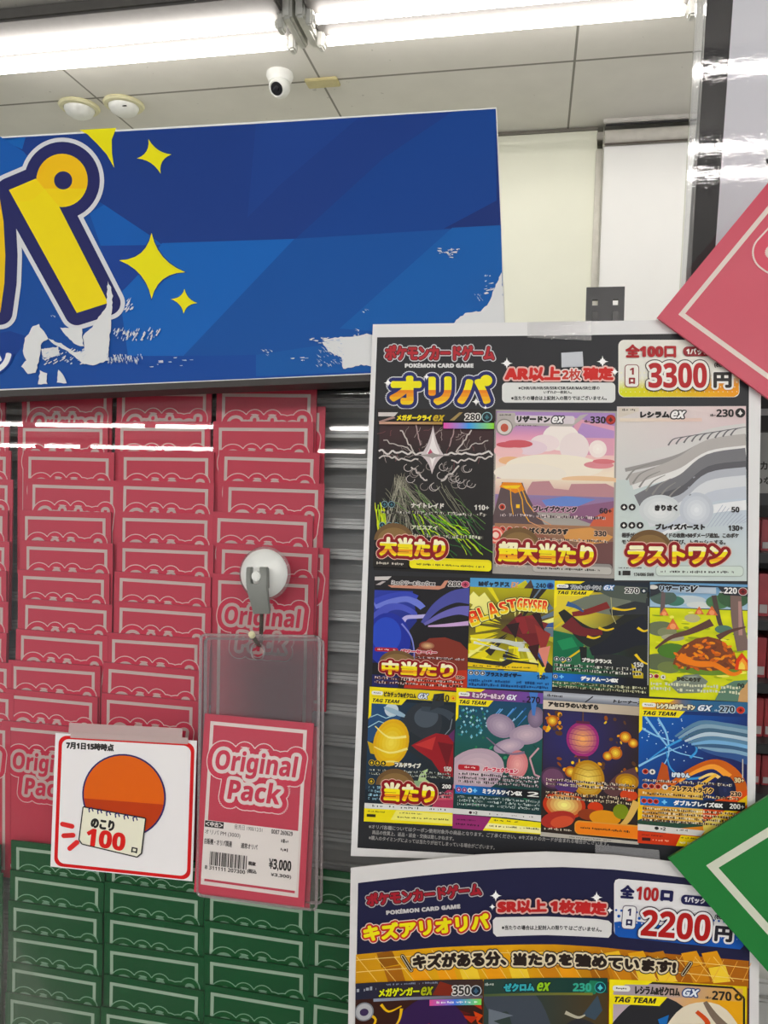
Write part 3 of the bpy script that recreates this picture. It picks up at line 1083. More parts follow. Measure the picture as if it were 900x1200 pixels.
# ------------------------------------------------------------------ hook and pouches
def hook():
    x, y = PANE.loc(311, 672)
    S = PANE
    o = S.world(x, y, 0.0004)
    t = thing('suction_hook', o, 'white suction cup hook with a grey lever stuck on the pane', 'hook')
    MB().lathe(o, EN, [(0, 0), (0.0222, 0), (0.0225, 0.0008), (0.0205, 0.0022), (0, 0.0024)], 48).build('clear_rim', M_CUP, t, smooth=True)
    MB().lathe(o, EN, [(0.0200, 0.0018), (0.0205, 0.003), (0.0195, 0.0048), (0.0155, 0.0075), (0.0105, 0.0092), (0.0062, 0.0098), (0.006, 0.0104), (0.0048, 0.0108), (0, 0.0108)], 48).build('cup_cover', M_WHITE, t, smooth=True)
    def P(px, py, h):
        return S.world(*S.off(h).loc(px, py), h)
    # pin through the lever
    MB().cyl(P(309, 674, 0.010), P(299, 675.5, 0.0245), 0.0040, seg=18, bevel=0.001).build('pin', M_WHITE, t, smooth=True)
    # bent lever: two cheeks above, one tongue below
    def lev(path, wl, wr, th, name='lever'):
        bm = bmesh.new()
        rings = []
        for (px, py, h), (l, r) in zip(path, zip(wl, wr)):
            ring = []
            for dx, dh in ((l, 0), (r, 0), (r, -th), (l, -th)):
                ring.append(bm.verts.new(P(px + dx, py, h) + EN * dh))
            rings.append(ring)
        for A, B in zip(rings, rings[1:]):
            for i in range(4):
                bm.faces.new((A[i], A[(i + 1) % 4], B[(i + 1) % 4], B[i]))
        bm.faces.new(rings[0]); bm.faces.new(rings[-1][::-1])
        bmesh.ops.recalc_face_normals(bm, faces=bm.faces)
        bmesh.ops.bevel(bm, geom=[e for e in bm.edges if e.calc_face_angle(0) > 0.5], offset=0.0006, segments=2, affect='EDGES')
        return bm
    m = MB()
    for path, l, r, th in (
            (((291.5, 664.5, .0205), (291, 672, .0225), (291, 682, .0232), (292, 690, .0235)), (-3, -3, -3, -3), (3, 2.6, 2.6, 5), .006),
            (((308, 664.5, .0205), (308, 672, .0225), (307.5, 682, .0232), (306, 690, .0235)), (-4.5, -4, -4, -6), (4.5, 5, 5.5, 7), .006),
            (((301, 684, .0234), (302, 694, .0238), (303.5, 704, .0236), (305, 712, .0228), (306, 719.5, .0215)), (-13, -12.5, -11, -10.3, -9.6), (11.5, 11.5, 11, 10.6, 9.8), .0036)):
        bm = lev(path, l, r, th)
        me = bpy.data.meshes.new('t'); bm.to_mesh(me); bm.free(); m.bm.from_mesh(me)
    m.build('lever', M_GREYP, t, smooth=True)
    pts = [P(306.5, 714, .0150), P(306.5, 727, .0085), P(306.0, 742, .0035), P(305.6, 751.5, .0025), P(304.2, 756, .0075), P(301.5, 753.5, .0160), P(298, 748.5, .0230), P(295.2, 744, .0280)]
    # smooth the bend
    sm = []
    for i in range(len(pts) - 1):
        p0, p1, p2, p3 = pts[max(0, i - 1)], pts[i], pts[i + 1], pts[min(len(pts) - 1, i + 2)]
        for k in range(5):
            u = k / 5
            sm.append(0.5 * ((2 * p1) + (p2 - p0) * u + (2 * p0 - 5 * p1 + 4 * p2 - p3) * u * u + (3 * p1 - p0 - 3 * p2 + p3) * u ** 3))
    sm.append(pts[-1])
    MB().tube(sm, 0.0017, 14).build('wire_hook', M_CHROME, t, smooth=True)
    d = (pts[-1] - pts[-2]).normalized()
    MB().cyl(pts[-1] - d * 0.002, pts[-1] + d * 0.0022, 0.0026, seg=16, bevel=0.0006).build('hook_tip', M_CREAM, t, smooth=True)


hook()


def ring_pts(S, corners, hole, r, n=28):
    """outline with a round hole bridged from the top edge"""
    hx, hy = hole
    return [(hx + r * cos(2 * pi * k / n), hy + r * sin(2 * pi * k / n)) for k in range(n)]


def pouch(d, quad, hole, pack_px, label, plabel, first):
    S = PANE.off(d)
    L = [S.loc(*p) for p in quad]       # TL TR BR BL
    hx, hy = S.loc(*hole)
    r = 0.0058
    o0 = S.world(hx, L[0][1])
    t = thing('pouch', o0, label, 'pouch', 'clear hanging pouches')
    for nm, h in (('front_sheet', 0.0), ('back_sheet', -0.0032)):
        bm = bmesh.new()
        ring = [bm.verts.new(S.world(hx + r * cos(2 * pi * k / 32), hy + r * sin(2 * pi * k / 32), h)) for k in range(32)]
        def outer(a):
            dx, dy = cos(a), sin(a)
            best = 9
            for i in range(4):
                (x0, y0), (x1, y1) = L[i], L[(i + 1) % 4]
                ex, ey = x1 - x0, y1 - y0
                den = dx * ey - dy * ex
                if abs(den) < 1e-12: continue
                tt = ((x0 - hx) * ey - (y0 - hy) * ex) / den
                uu = ((x0 - hx) * dy - (y0 - hy) * dx) / den
                if tt > 0 and -1e-6 <= uu <= 1 + 1e-6: best = min(best, tt)
            return hx + dx * best, hy + dy * best
        angs = [2 * pi * k / 32 for k in range(32)]
        out = [bm.verts.new(S.world(*outer(a), h)) for a in angs]
        for k in range(32):
            bm.faces.new((ring[k], ring[(k + 1) % 32], out[(k + 1) % 32], out[k]))
        ca = sorted([(atan2(q[1] - hy, q[0] - hx) % (2 * pi), q) for q in L])
        for a, q in ca:
            k = int(a / (2 * pi) * 32)
            bm.faces.new((out[k], out[(k + 1) % 32], bm.verts.new(S.world(q[0], q[1], h))))
        bmesh.ops.recalc_face_normals(bm, faces=bm.faces)
        m = MB(); me = bpy.data.meshes.new('t'); bm.to_mesh(me); bm.free(); m.bm.from_mesh(me)
        m.build(nm, M_POUCH, t)
    m = MB()
    wpts = []
    for i in range(4):
        p = Vector(S.world(*L[i], -0.0016)); q = Vector(S.world(*L[(i + 1) % 4], -0.0016)); pv = Vector(S.world(*L[i - 1], -0.0016))
        a, b = (pv - p).normalized(), (q - p).normalized()
        for k in range(5):
            u = k / 4
            wpts.append(p + a * 0.004 * (1 - u) ** 2 + b * 0.004 * u ** 2)
    m.tube(wpts + [wpts[0], wpts[1]], 0.0012, 6)
    m.build('welt', M_POUCHEDGE, t, smooth=True)
    MB().tube([S.world(hx + r * cos(2 * pi * k / 24), hy + r * sin(2 * pi * k / 24), 0.0) for k in range(26)], 0.0005, 6).build('eyelet', M_POUCHEDGE, t, smooth=True)
    pk = place_pack(PINK_BRIGHT, 'card_pack', *pack_px, plabel, 'card pack', 'pink card packs in the pouches', d=d - 0.0012, tilt=0.0, rz=0.004)
    if first:
        A = Art(Surf((0, 0, 0), (0.001, 0, 0), (0, -0.001, 0), (0, 0, 1)), direct=True, base=0.0004, dh=0.000006)
        # label measured in millimetres from the top middle of the pack
        x0, y0, x1, y1 = -38.0, 78.5, 36.5, 121.5
        A.rect(x0, y0, x1, y1, '#f0ece8')
        k = '#26211f'
        A.rect(x0 + 0.5, y0 + .3, x0 + 15.5, y0 + 5.0, '#161413')
        A.text('＜中古＞', x0 + 1, y0 + .8, x0 + 15, y0 + 4.4, '#f2efec', bold=.12)
        A.text('発売日 1900/12/31', x0 + 24, y0 + .6, x0 + 46, y0 + 4.2, k)
        A.text('0087 260629', x0 + 53, y0 + 1.0, x0 + 69.5, y0 + 4.2, k, bold=.08)
        A.text('オリパ PM (3000)', x0 + 1, y0 + 6.6, x0 + 29, y0 + 10.8, k)
        A.text('自販機・オリパ関連', x0 + 1, y0 + 13.2, x0 + 23, y0 + 17.6, k, bold=.08)
        A.text('通常オリパ', x0 + 30, y0 + 13.4, x0 + 43, y0 + 17.4, k, bold=.08)
        A.scrib(x0 + 61, y0 + 7, x0 + 66.5, y0 + 10.6, '#3b3634', 1, 3, 1)
        A.scrib(x0 + 61, y0 + 13.2, x0 + 66.5, y0 + 16.8, '#3b3634', 1, 4, 1)
        rnd = random.Random(8)
        x = x0 + 6
        q = []
        while x < x0 + 35:
            wd = rnd.choice([.35, .35, .7, 1.0])
            q.append([(x, y0 + 22.5), (x + wd, y0 + 22.5), (x + wd, y0 + 32.5), (x, y0 + 32.5)])
            x += wd + rnd.choice([.3, .35, .6, .9])
        A.add(q, '#1b1817')
        A.text('8 311111 207300', x0 + 2.5, y0 + 33.0, x0 + 34.5, y0 + 35.8, k, bold=.1)
        A.text('税抜', x0 + 36.5, y0 + 26.0, x0 + 42.5, y0 + 29.0, k, bold=.2)
        A.text('(税込', x0 + 36, y0 + 31.5, x0 + 43.5, y0 + 35.0, k, bold=.15)
        A.text('¥3,000', x0 + 52.5, y0 + 22.0, x0 + 69.8, y0 + 30.6, '#141212', bold=.45)
        A.text('¥3,300)', x0 + 54.5, y0 + 32.2, x0 + 70.2, y0 + 35.2, k, bold=.15)
        bm, me = A.mesh('price_label')
        kk = PKW / 0.0862 * .001
        for v in bm.verts: v.co = Vector((v.co.x * kk, -v.co.y * kk, v.co.z))
        bm.to_mesh(me); bm.free()
        o = link('price_label', me, MP, None, None, 'white price label with barcode')
        o.location = (0, 0, 0)
        o.parent = pk
    return t


pouch(0.0120, ((234.5, 744), (373.6, 746), (370, 1068), (230.4, 1050)), (302, 762), (303, 842), 'clear plastic pouch on the hook, the front one holding a priced pink pack', 'pink card pack with the white price label inside the front pouch', True)
pouch(0.0070, ((240, 748), (378, 750), (376, 1060), (238, 1046)), (302, 765), (309, 846), 'clear plastic pouch hanging right behind the priced pouch on the hook', 'pink card pack inside the rear pouch, mostly hidden by the priced one', False)


# ------------------------------------------------------------------ notice card
def notice():
    S = PANE.off(0.0012)
    q = ((65, 859), (230.7, 868), (225.5, 1033), (59, 1015.5))
    t = thing('notice_card', S.world(*S.loc(145, 1023)), 'white notice card with a red border, taped on the pane left of the pouch', 'notice card')
    A = Art(S, quad=q, size=(100, 100), clip=False)
    A.rr(2.6, 1.6, 98.6, 99.2, 6, '#cf2a2c')
    A.rr(5.2, 4.0, 96.2, 96.8, 5, '#f5f3f4')
    A.text('7月1日15時時点', 8.2, 5.8, 43, 11.3, '#2d2a2a', bold=.32)
    A.build('card', MP, t, extra=sheet_extra([S.loc(*p) for p in q], 0.0004, '#f5f3f4'))
    # plain round colour patch behind the printed notepad
    B = Art(S, quad=q, size=(100, 100), clip=False, base=0.0005)
    navy = '#2a2560'
    B.ell(51, 43, 29.5, 30.5, navy, n=48)
    B.ell(51, 43, 28.3, 29.3, '#dd6a27', n=48)
    B.add([[p for p in B._ell(51, 43, 28.3, 29.3, 0, 60, 8, 172)]], '#b8431f')
    for p in (((8, 67.5), (15, 68.5)), ((9.3, 76), (16, 75)), ((14, 85), (19, 80))):
        B.line(p, 3.6, '#d83a3a')
    B.build('colour_patch', MP, t, label='orange and rust round printed patch with red dashes')
    C = Art(S, quad=q, size=(100, 100), clip=False, base=0.0011)
    pad = [(23.5, 54), (66.5, 58.5), (64.5, 83), (62, 85.5), (23.5, 80), (21.5, 77.5)]
    C.fat(pad, 1.2, '#23211f')
    C.fat(pad, 0.3, '#f3f1dd')
    for k in range(6):
        x = 28.5 + k * 6.3; y = 55.0 + k * 0.75
        C.line([(x - 1, y + 1.6), (x - 1.4, y - .6), (x + .6, y - 1.6), (x + 1.6, y + .8)], 0.9, navy)
    C.text('のこり', 28.5, 60.0, 45.5, 68.0, '#23211f', bold=.55, rot=5)
    C.text('100', 25.5, 68.0, 53.5, 81.2, '#d32f2c', bold=1.5, rot=4)
    C.text('口', 58, 79.2, 62.2, 83.2, '#23211f', bold=.3, rot=6)
    C.build('notepad_print', MP, t, label='printed cream notepad with the remaining count')
    for k, tq in enumerate((((82, 846.5), (215, 853), (214.5, 864.5), (81.5, 859.5)), ((84, 857), (222, 864), (221.5, 871.5), (84, 864)))):
        n = 14
        top = [(tq[0][0] + (tq[1][0] - tq[0][0]) * i / n + (random.Random(i).uniform(-.6, .6) if i in (0, n) else 0), tq[0][1] + (tq[1][1] - tq[0][1]) * i / n) for i in range(n + 1)]
        bot = [(tq[3][0] + (tq[2][0] - tq[3][0]) * i / n, tq[3][1] + (tq[2][1] - tq[3][1]) * i / n) for i in range(n + 1)]
        h = 0.0016 + 0.0004 * k
        pts = [S.world(*S.loc(*p), h) for p in top + bot[::-1]]
        MB().prism(pts, EN, 0.0001).build('tape', M_TAPE, t, label='matt translucent tape strip')


notice()


# ------------------------------------------------------------------ posters
GOLD = [(0, .34, '#fbf6d0'), (.34, .62, '#f7e63a'), (.62, .72, '#e8961e'), (.72, .86, '#f0b428'), (.86, 1, '#f6df4a')]


def badge(A, t, x0, y0, x1, y1, k=1.0, dome=True):
    if dome:
        A.add([[p for p in A._ell(x0 + (x1 - x0) * .22, y0 + 3 * k, 17 * k, 15 * k, 0, 40, 180, 360)]], '#6f5536')
        A.add([[p for p in A._ell(x0 + (x1 - x0) * .22, y0 + 3 * k, 14 * k, 11 * k, 0, 40, 180, 360)]], '#866a44')
    A.text(t, x0, y0, x1, y1, '#f4e03a', bold=1.0 * k, outl=((3.2 * k, '#e9c0b0'), (2.6 * k, '#86161c')), nd=16, tone=GOLD)


def energy(A, x, y, r, col, rim='#e8e6e0', mark='#ffffff'):
    A.ell(x, y, r, r, rim)
    A.ell(x, y, r * .86, r * .86, col)
    A.star([(x, y - r * .6), (x + r * .5, y + r * .1), (x, y + r * .6), (x - r * .5, y + r * .1)], mark, .35)


def hp(A, t, x0, y0, x1, y1, col, out=None, b=.25):
    A.text(t, x0, y0, x1, y1, col, bold=b, outl=((.9, out),) if out else ())
    A.scrib(x0 - 4.6, y1 - 2.6, x0 - .6, y1, out or col, 1, 3, 1)


def small_text(A, x0, y0, x1, y1, rows, seed, dark='#2b2724', light='#e8e4dc', two=True):
    if two:
        A.scrib(x0, y0, x1, y1, light, rows, seed, .96)
    A.scrib(x0 + .3, y0 + .3, x1, y1, dark, rows, seed + 50, .85)


def tagteam(A, yc='#f2e23a'):
    A.poly([(0, 0), (33, 0), (28, 3.4), (12, 3.6), (3, 10), (3, 34), (0, 38)], yc)
    A.rr(2.5, 4.6, 15.5, 9.2, 2, '#ecebe6')
    A.scrib(5, 6, 13, 8.2, '#3a3a3a', 1, 2, 1)
    A.poly([(1.5, 12), (43, 12), (37, 19.4), (1.5, 19.4)], yc)
    A.text('TAG TEAM', 4, 13.4, 35, 17.8, '#1b1a18', bold=.45, skew=.3)


def gxbar(A, y, t, num, seed, col='#15244f'):
    A.grad(2, y, 98, y + 9.6, lambda u, v: mix('#1b6fc0', '#121318', (u - 18) / 45.0), 12, 1)
    A.text(t, 33, y + 2, 78, y + 7.6, '#f2f2ee', bold=.35)
    A.text('+', 22, y + 2.5, 27, y + 7.3, '#7cc4ee', bold=.5)
    A.text(num, 84, y + 2, 97, y + 7.4, '#efefea', bold=.2)


def card_a(A):      # black, white jagged lines, green streaks
    r = random.Random(11)
    A.rect(0, 0, 100, 140, '#1b1818')
    A.grad(2, 12, 98, 60, lambda u, v: mix('#3b2225', '#1b1818', abs(v - 20) / 22), 4, 8)
    def jag(x0, y0, x1, y1, wd, col, n=12, j=2.0):
        pts = [(x0 + (x1 - x0) * i / n + r.uniform(-.5, .5), y0 + (y1 - y0) * i / n + r.uniform(-j, j)) for i in range(n + 1)]
        A.line(pts, wd, col, False)
    for _ in range(40):
        x, y = r.uniform(4, 95), r.uniform(14, 46)
        jag(x, y, x + r.uniform(-9, 9), y + r.uniform(2, 9), .35, r.choice(['#8f8480', '#b3a49f', '#7c4a4e']), 4, 1)
    for s_ in (-1, 1):
        jag(50 + 8 * s_, 38, 50 + 48 * s_, 37, 1.5, '#d8d2cf', 14, 2.2)
        jag(50 + 14 * s_, 45, 50 + 48 * s_, 41, 1.2, '#cfc8c4', 12, 2)
        jag(50 + 18 * s_, 36, 50 + 30 * s_, 18, 1.1, '#c9c0bc', 8, 1.8)
        jag(50 + 12 * s_, 32, 50 + 17 * s_, 14, 1.0, '#a78f8f', 8, 1.6)
        jag(50 + 18 * s_, 36, 50 + 44 * s_, 27, .9, '#bdb5b1', 10, 2.2)
        jag(50 + 20 * s_, 50, 50 + 6 * s_, 62, 1.3, '#cfc8c4', 8, 2)
    for _ in range(26):
        x, y = r.uniform(22, 82), r.uniform(48, 68)
        A.line([(x + 4.5 * cos(a) * .8, y + 3.2 * sin(a)) for a in [i * .55 for i in range(9)]], .5, r.choice(['#c9c2be', '#938a86']), False)
    A.star([(48, 14), (58, 40), (48, 56), (38, 40)], '#cfc5c6', .3)
    A.star([(48, 20), (54, 38), (48, 50), (43, 38)], '#f0eaea', .3)
    A.star([(46, 34), (49, 38), (46, 42), (44, 38)], '#b05068', .4)
    A.star([(48, 37), (68, 40), (48, 43), (28, 40)], '#9a9290', .04)
    for i in range(46):
        x = r.uniform(2, 60)
        jag(20 + r.uniform(-4, 6), 56 + r.uniform(0, 8), x * 1.3, 108, .4, r.choice(['#8f8c7c', '#b8b5a4', '#6f6c60']), 7, 2)
    for i in range(30):
        x = r.uniform(30, 95)
        jag(x - 25, 62 + r.uniform(0, 18), x, 90 + r.uniform(0, 20), .4, r.choice(['#8a8a78', '#77a05a', '#55604a']), 7, 1.6)
    for i in range(40):
        x, y = r.uniform(30, 80), r.uniform(86, 112)
        jag(x, y, x + r.uniform(10, 26), y + r.uniform(6, 22), r.uniform(.4, 1.1), r.choice(['#6fae3a', '#b8d648', '#3f6d34', '#2f5a30']), 6, 1)
    for i in range(12):
        x = r.uniform(0, 8)
        jag(x, 82 + r.uniform(0, 8), x + 3, 106, .9, r.choice(['#9cc436', '#d3de4a', '#5a7a2c']), 5, 1)
    A.rect(0, 0, 100, 10.5, '#201c1a')
    A.poly([(1, 3), (18, 3), (15, 6.5), (1, 6.5)], '#cfc8c6')
    A.poly([(1, 11), (14, 6.5), (16, 8), (6, 11)], '#a98a84')
    A.grad(2, 11.2, 56, 13.4, lambda u, v: mix('#caa090', '#a8874a', u / 56), 6, 1)
    A.grad(57, 12, 99, 17, lambda u, v: [mix('#e05aa8', '#4a9ae0', (u - 57) / 21), mix('#4a9ae0', '#9ade4a', (u - 78) / 21)][u > 78], 12, 1)
    A.text('メガダークライ', 17, 5, 47, 10.4, '#f0e04e', bold=.4, outl=((.8, '#1b1612'),))
    A.text('ex', 48, 5.2, 58, 10.6, '#c9ae3e', bold=.5, skew=.3, outl=((.7, '#1b1612'),))
    A.poly([(62, 10), (70, 3), (73, 3), (66, 10)], '#a08a5a')
    A.text('280', 75, 4.2, 87.5, 9.8, '#26221f', bold=.3, outl=((.8, '#e6e3de'),))
    energy(A, 93, 7, 4.3, '#16252c', '#9fc6cc', '#3f7078')
    for k in range(2): energy(A, 8.5 + 6 * k, 83, 2.8, '#14202a', '#8fb8c4', '#41707c')
    for k in range(3): energy(A, 7 + 6 * k, 101, 2.6, '#14202a', '#8fb8c4', '#41707c')
    A.text('ナイトレイド', 31, 81, 59, 85.5, '#e3dfd8', bold=.3)
    A.text('110+', 84, 81.5, 96, 86, '#e3dfd8', bold=.3)
    small_text(A, 6, 88, 94, 92, 1, 4, '#3a3630', '#d9d5cc')
    A.text('アビスアイ', 32, 100, 54, 104, '#cfd2b8', bold=.3)
    small_text(A, 28, 107, 92, 111.5, 1, 6, '#3a3630', '#cfd0bc')
    A.rr(31, 127.5, 99, 136, 3, '#e6d935')
    A.rr(31, 129.5, 99, 137, 3, '#f0e53c')
    A.scrib(36, 132.4, 93, 134.8, '#3a3414', 1, 8)
    A.rect(0, 127, 30, 137, '#1f1a17')
    A.scrib(3, 128, 28, 130, '#b8b0a4', 1, 3, .7); A.scrib(3, 132.5, 26, 135.5, '#cfc8bc', 1, 9, .8)
    badge(A, '大当たり', 5, 111, 61, 127.5)


def card_b(A):      # sunset sky, clouds, volcano, mesas
    A.rect(0, 0, 100, 140, '#a7a29c')
    A.grad(1.5, 1.5, 98.5, 66, lambda u, v: [mix('#a98ac0', '#e8a3b8', (v - 10) / 14), mix('#e8a3b8', '#f3e4d0', (v - 24) / 26)][v > 24], 2, 16)
    A.poly([(66, 6), (98, 12), (98, 36), (64, 36)], '#dba3b6')
    A.poly([(72, 10), (98, 16), (98, 22), (66, 22)], '#b391c4')
    for cx, cy, rx, ry, c in ((55, 22, 15, 11, '#f5ece6'), (42, 27, 12, 7, '#f2e2e2'), (66, 30, 12, 12, '#efe2e0'), (30, 31, 14, 6, '#ead5dd'), (12, 34, 12, 6, '#efc4c4'),
                              (20, 28, 12, 3.2, '#c75d66'), (12, 29, 10, 2.4, '#c75d66'), (14, 42, 10, 3.4, '#e8b78e'), (8, 60, 7, 6, '#c9a9b4'), (14, 54, 6, 8, '#c9b0ba'),
                              (50, 46, 40, 10, '#f5ecdc'), (30, 52, 30, 8, '#f2eadd'), (86, 44, 12, 3, '#d98f96'), (90, 41, 9, 2, '#d27a80'), (80, 56, 24, 3, '#ecc9a4')):
        A.ell(cx, cy, rx, ry, c)
    A.glow(85, 31, 7.2, 7.2, '#fdf6ee', '#f6e9e4', 3)
    A.grad(1.5, 57, 98.5, 70, lambda u, v: mix('#efe0cc', '#d3a9a2', (v - 57) / 13), 2, 6)
    A.poly([(28, 66), (32, 59), (46, 58), (50, 64), (62, 65), (64, 60), (92, 59), (98.5, 62), (98.5, 74), (28, 74)], '#b88a90')
    A.grad(1.5, 70, 98.5, 84, lambda u, v: mix('#8d7ea8', '#a26c84', (v - 70) / 14), 2, 6)
    A.poly([(40, 74), (60, 70), (84, 72), (70, 78), (44, 79)], '#6a86c8')
    A.poly([(70, 78), (98.5, 73), (98.5, 90), (80, 92), (62, 86)], '#8a5f7e')
    A.poly([(84, 86), (98.5, 78), (98.5, 96), (78, 96)], '#c8644a')
    A.poly([(-2, 96), (4, 72), (7, 60), (24, 60), (27, 68), (36, 84), (44, 96)], '#5a4a4c')
    A.poly([(5, 64), (8, 60), (23, 60), (26, 66), (18, 69), (12, 66)], '#e08a2e')
    A.poly([(7, 63), (23, 62), (20, 65), (10, 65)], '#f2cf4a')
    for p in (((14, 64), (15, 78), (17, 88)), ((20, 64), (24, 74), (25, 84), (30, 92)), ((24, 66), (28, 76), (34, 84))):
        A.line(p, .8, '#eab04a', False)
    A.rect(19, 78, 22, 81, '#f0c34e')
    A.grad(1.5, 94, 98.5, 128, lambda u, v: mix('#a3785c', '#5c4745', (v - 94) / 30), 2, 8)
    A.poly([(56, 98), (80, 95), (98.5, 102), (90, 110), (60, 106)], '#d39a5e')
    A.poly([(1.5, 100), (30, 97), (52, 106), (40, 112), (1.5, 110)], '#8f5c4c')
    A.poly([(60, 112), (98.5, 106), (98.5, 124), (60, 124)], '#6d4a48')
    A.line([(30, 92), (44, 98), (52, 97)], .7, '#d9a07a', False); A.line([(36, 88), (48, 94)], .6, '#d9a07a', False)
    A.poly([(2, 2.5), (17, 2.5), (18, 6), (66, 8), (70, 4), (77, 2.5), (72, 7), (64, 13), (18, 13), (12, 20), (2, 19)], '#b9b2ae')
    A.rr(17, 4.5, 66, 11, 2, '#d9cfd4')
    A.ell(8.5, 14.5, 7, 7, '#8f8a86'); A.ell(8.5, 14.5, 6, 6, '#d9d2cc'); A.ell(8.5, 15, 3.2, 3.4, '#b85a48')
    A.scrib(4, 3.6, 14, 5.6, '#4a4642', 1, 1, 1)
    A.text('リザードン', 18.5, 4.8, 46, 10.4, '#231f20', bold=.5)
    A.text('ex', 47.5, 5, 57.5, 10.4, '#f5f3f2', bold=.6, skew=.3, outl=((1, '#39363a'),))
    A.scrib(18, 12.2, 36, 13.8, '#5a5250', 1, 5)
    hp(A, '330', 78.5, 4.5, 91, 10.2, '#231f20', b=.4)
    energy(A, 95, 7, 4.0, '#b03a30', '#7c2a26', '#4a1512')
    energy(A, 7.5, 80.5, 2.8, '#b8402e', '#e6d4c8', '#3a1512')
    A.text('ブレイブウイング', 33, 78.5, 69, 83.4, '#2b2228', bold=.4, outl=((.6, '#c9a8b4'),))
    A.text('60+', 87, 79, 97, 83.4, '#2b2228', bold=.3)
    small_text(A, 6, 85.6, 92, 89.2, 1, 14, '#4a3a40', '#e3d3d2')
    for k in range(4): energy(A, 8 + 6 * k, 99, 2.7, '#b8402e', '#e6d4c8', '#3a1512')
    A.text('ばくえんのうず', 30, 96.8, 62, 101.8, '#241c1c', bold=.45, outl=((.6, '#c8a890'),))
    A.text('330', 83, 97.6, 93, 102, '#241c1c', bold=.35, outl=((.5, '#c8a890'),))
    small_text(A, 26, 104.5, 94, 108, 1, 15, '#4a3a34', '#d9c3b0')
    A.rr(33, 124.5, 98, 133.5, 3, '#8f8c88'); A.rr(33.5, 127, 97.5, 133, 2.6, '#bdbab4')
    A.scrib(37, 128.8, 88, 131.4, '#33302c', 1, 18)
    A.scrib(3, 127.5, 28, 131, '#c9c4b8', 1, 9, .8)
    for r_, c in ((7.2, '#d96a5e'), (5.6, '#f0c4b4'), (4.2, '#cf4a46'), (2.6, '#f3d6c6')):
        A.ell(2.5, 104, r_, r_, c)
    badge(A, '超大当たり', 4.5, 109, 83, 126)


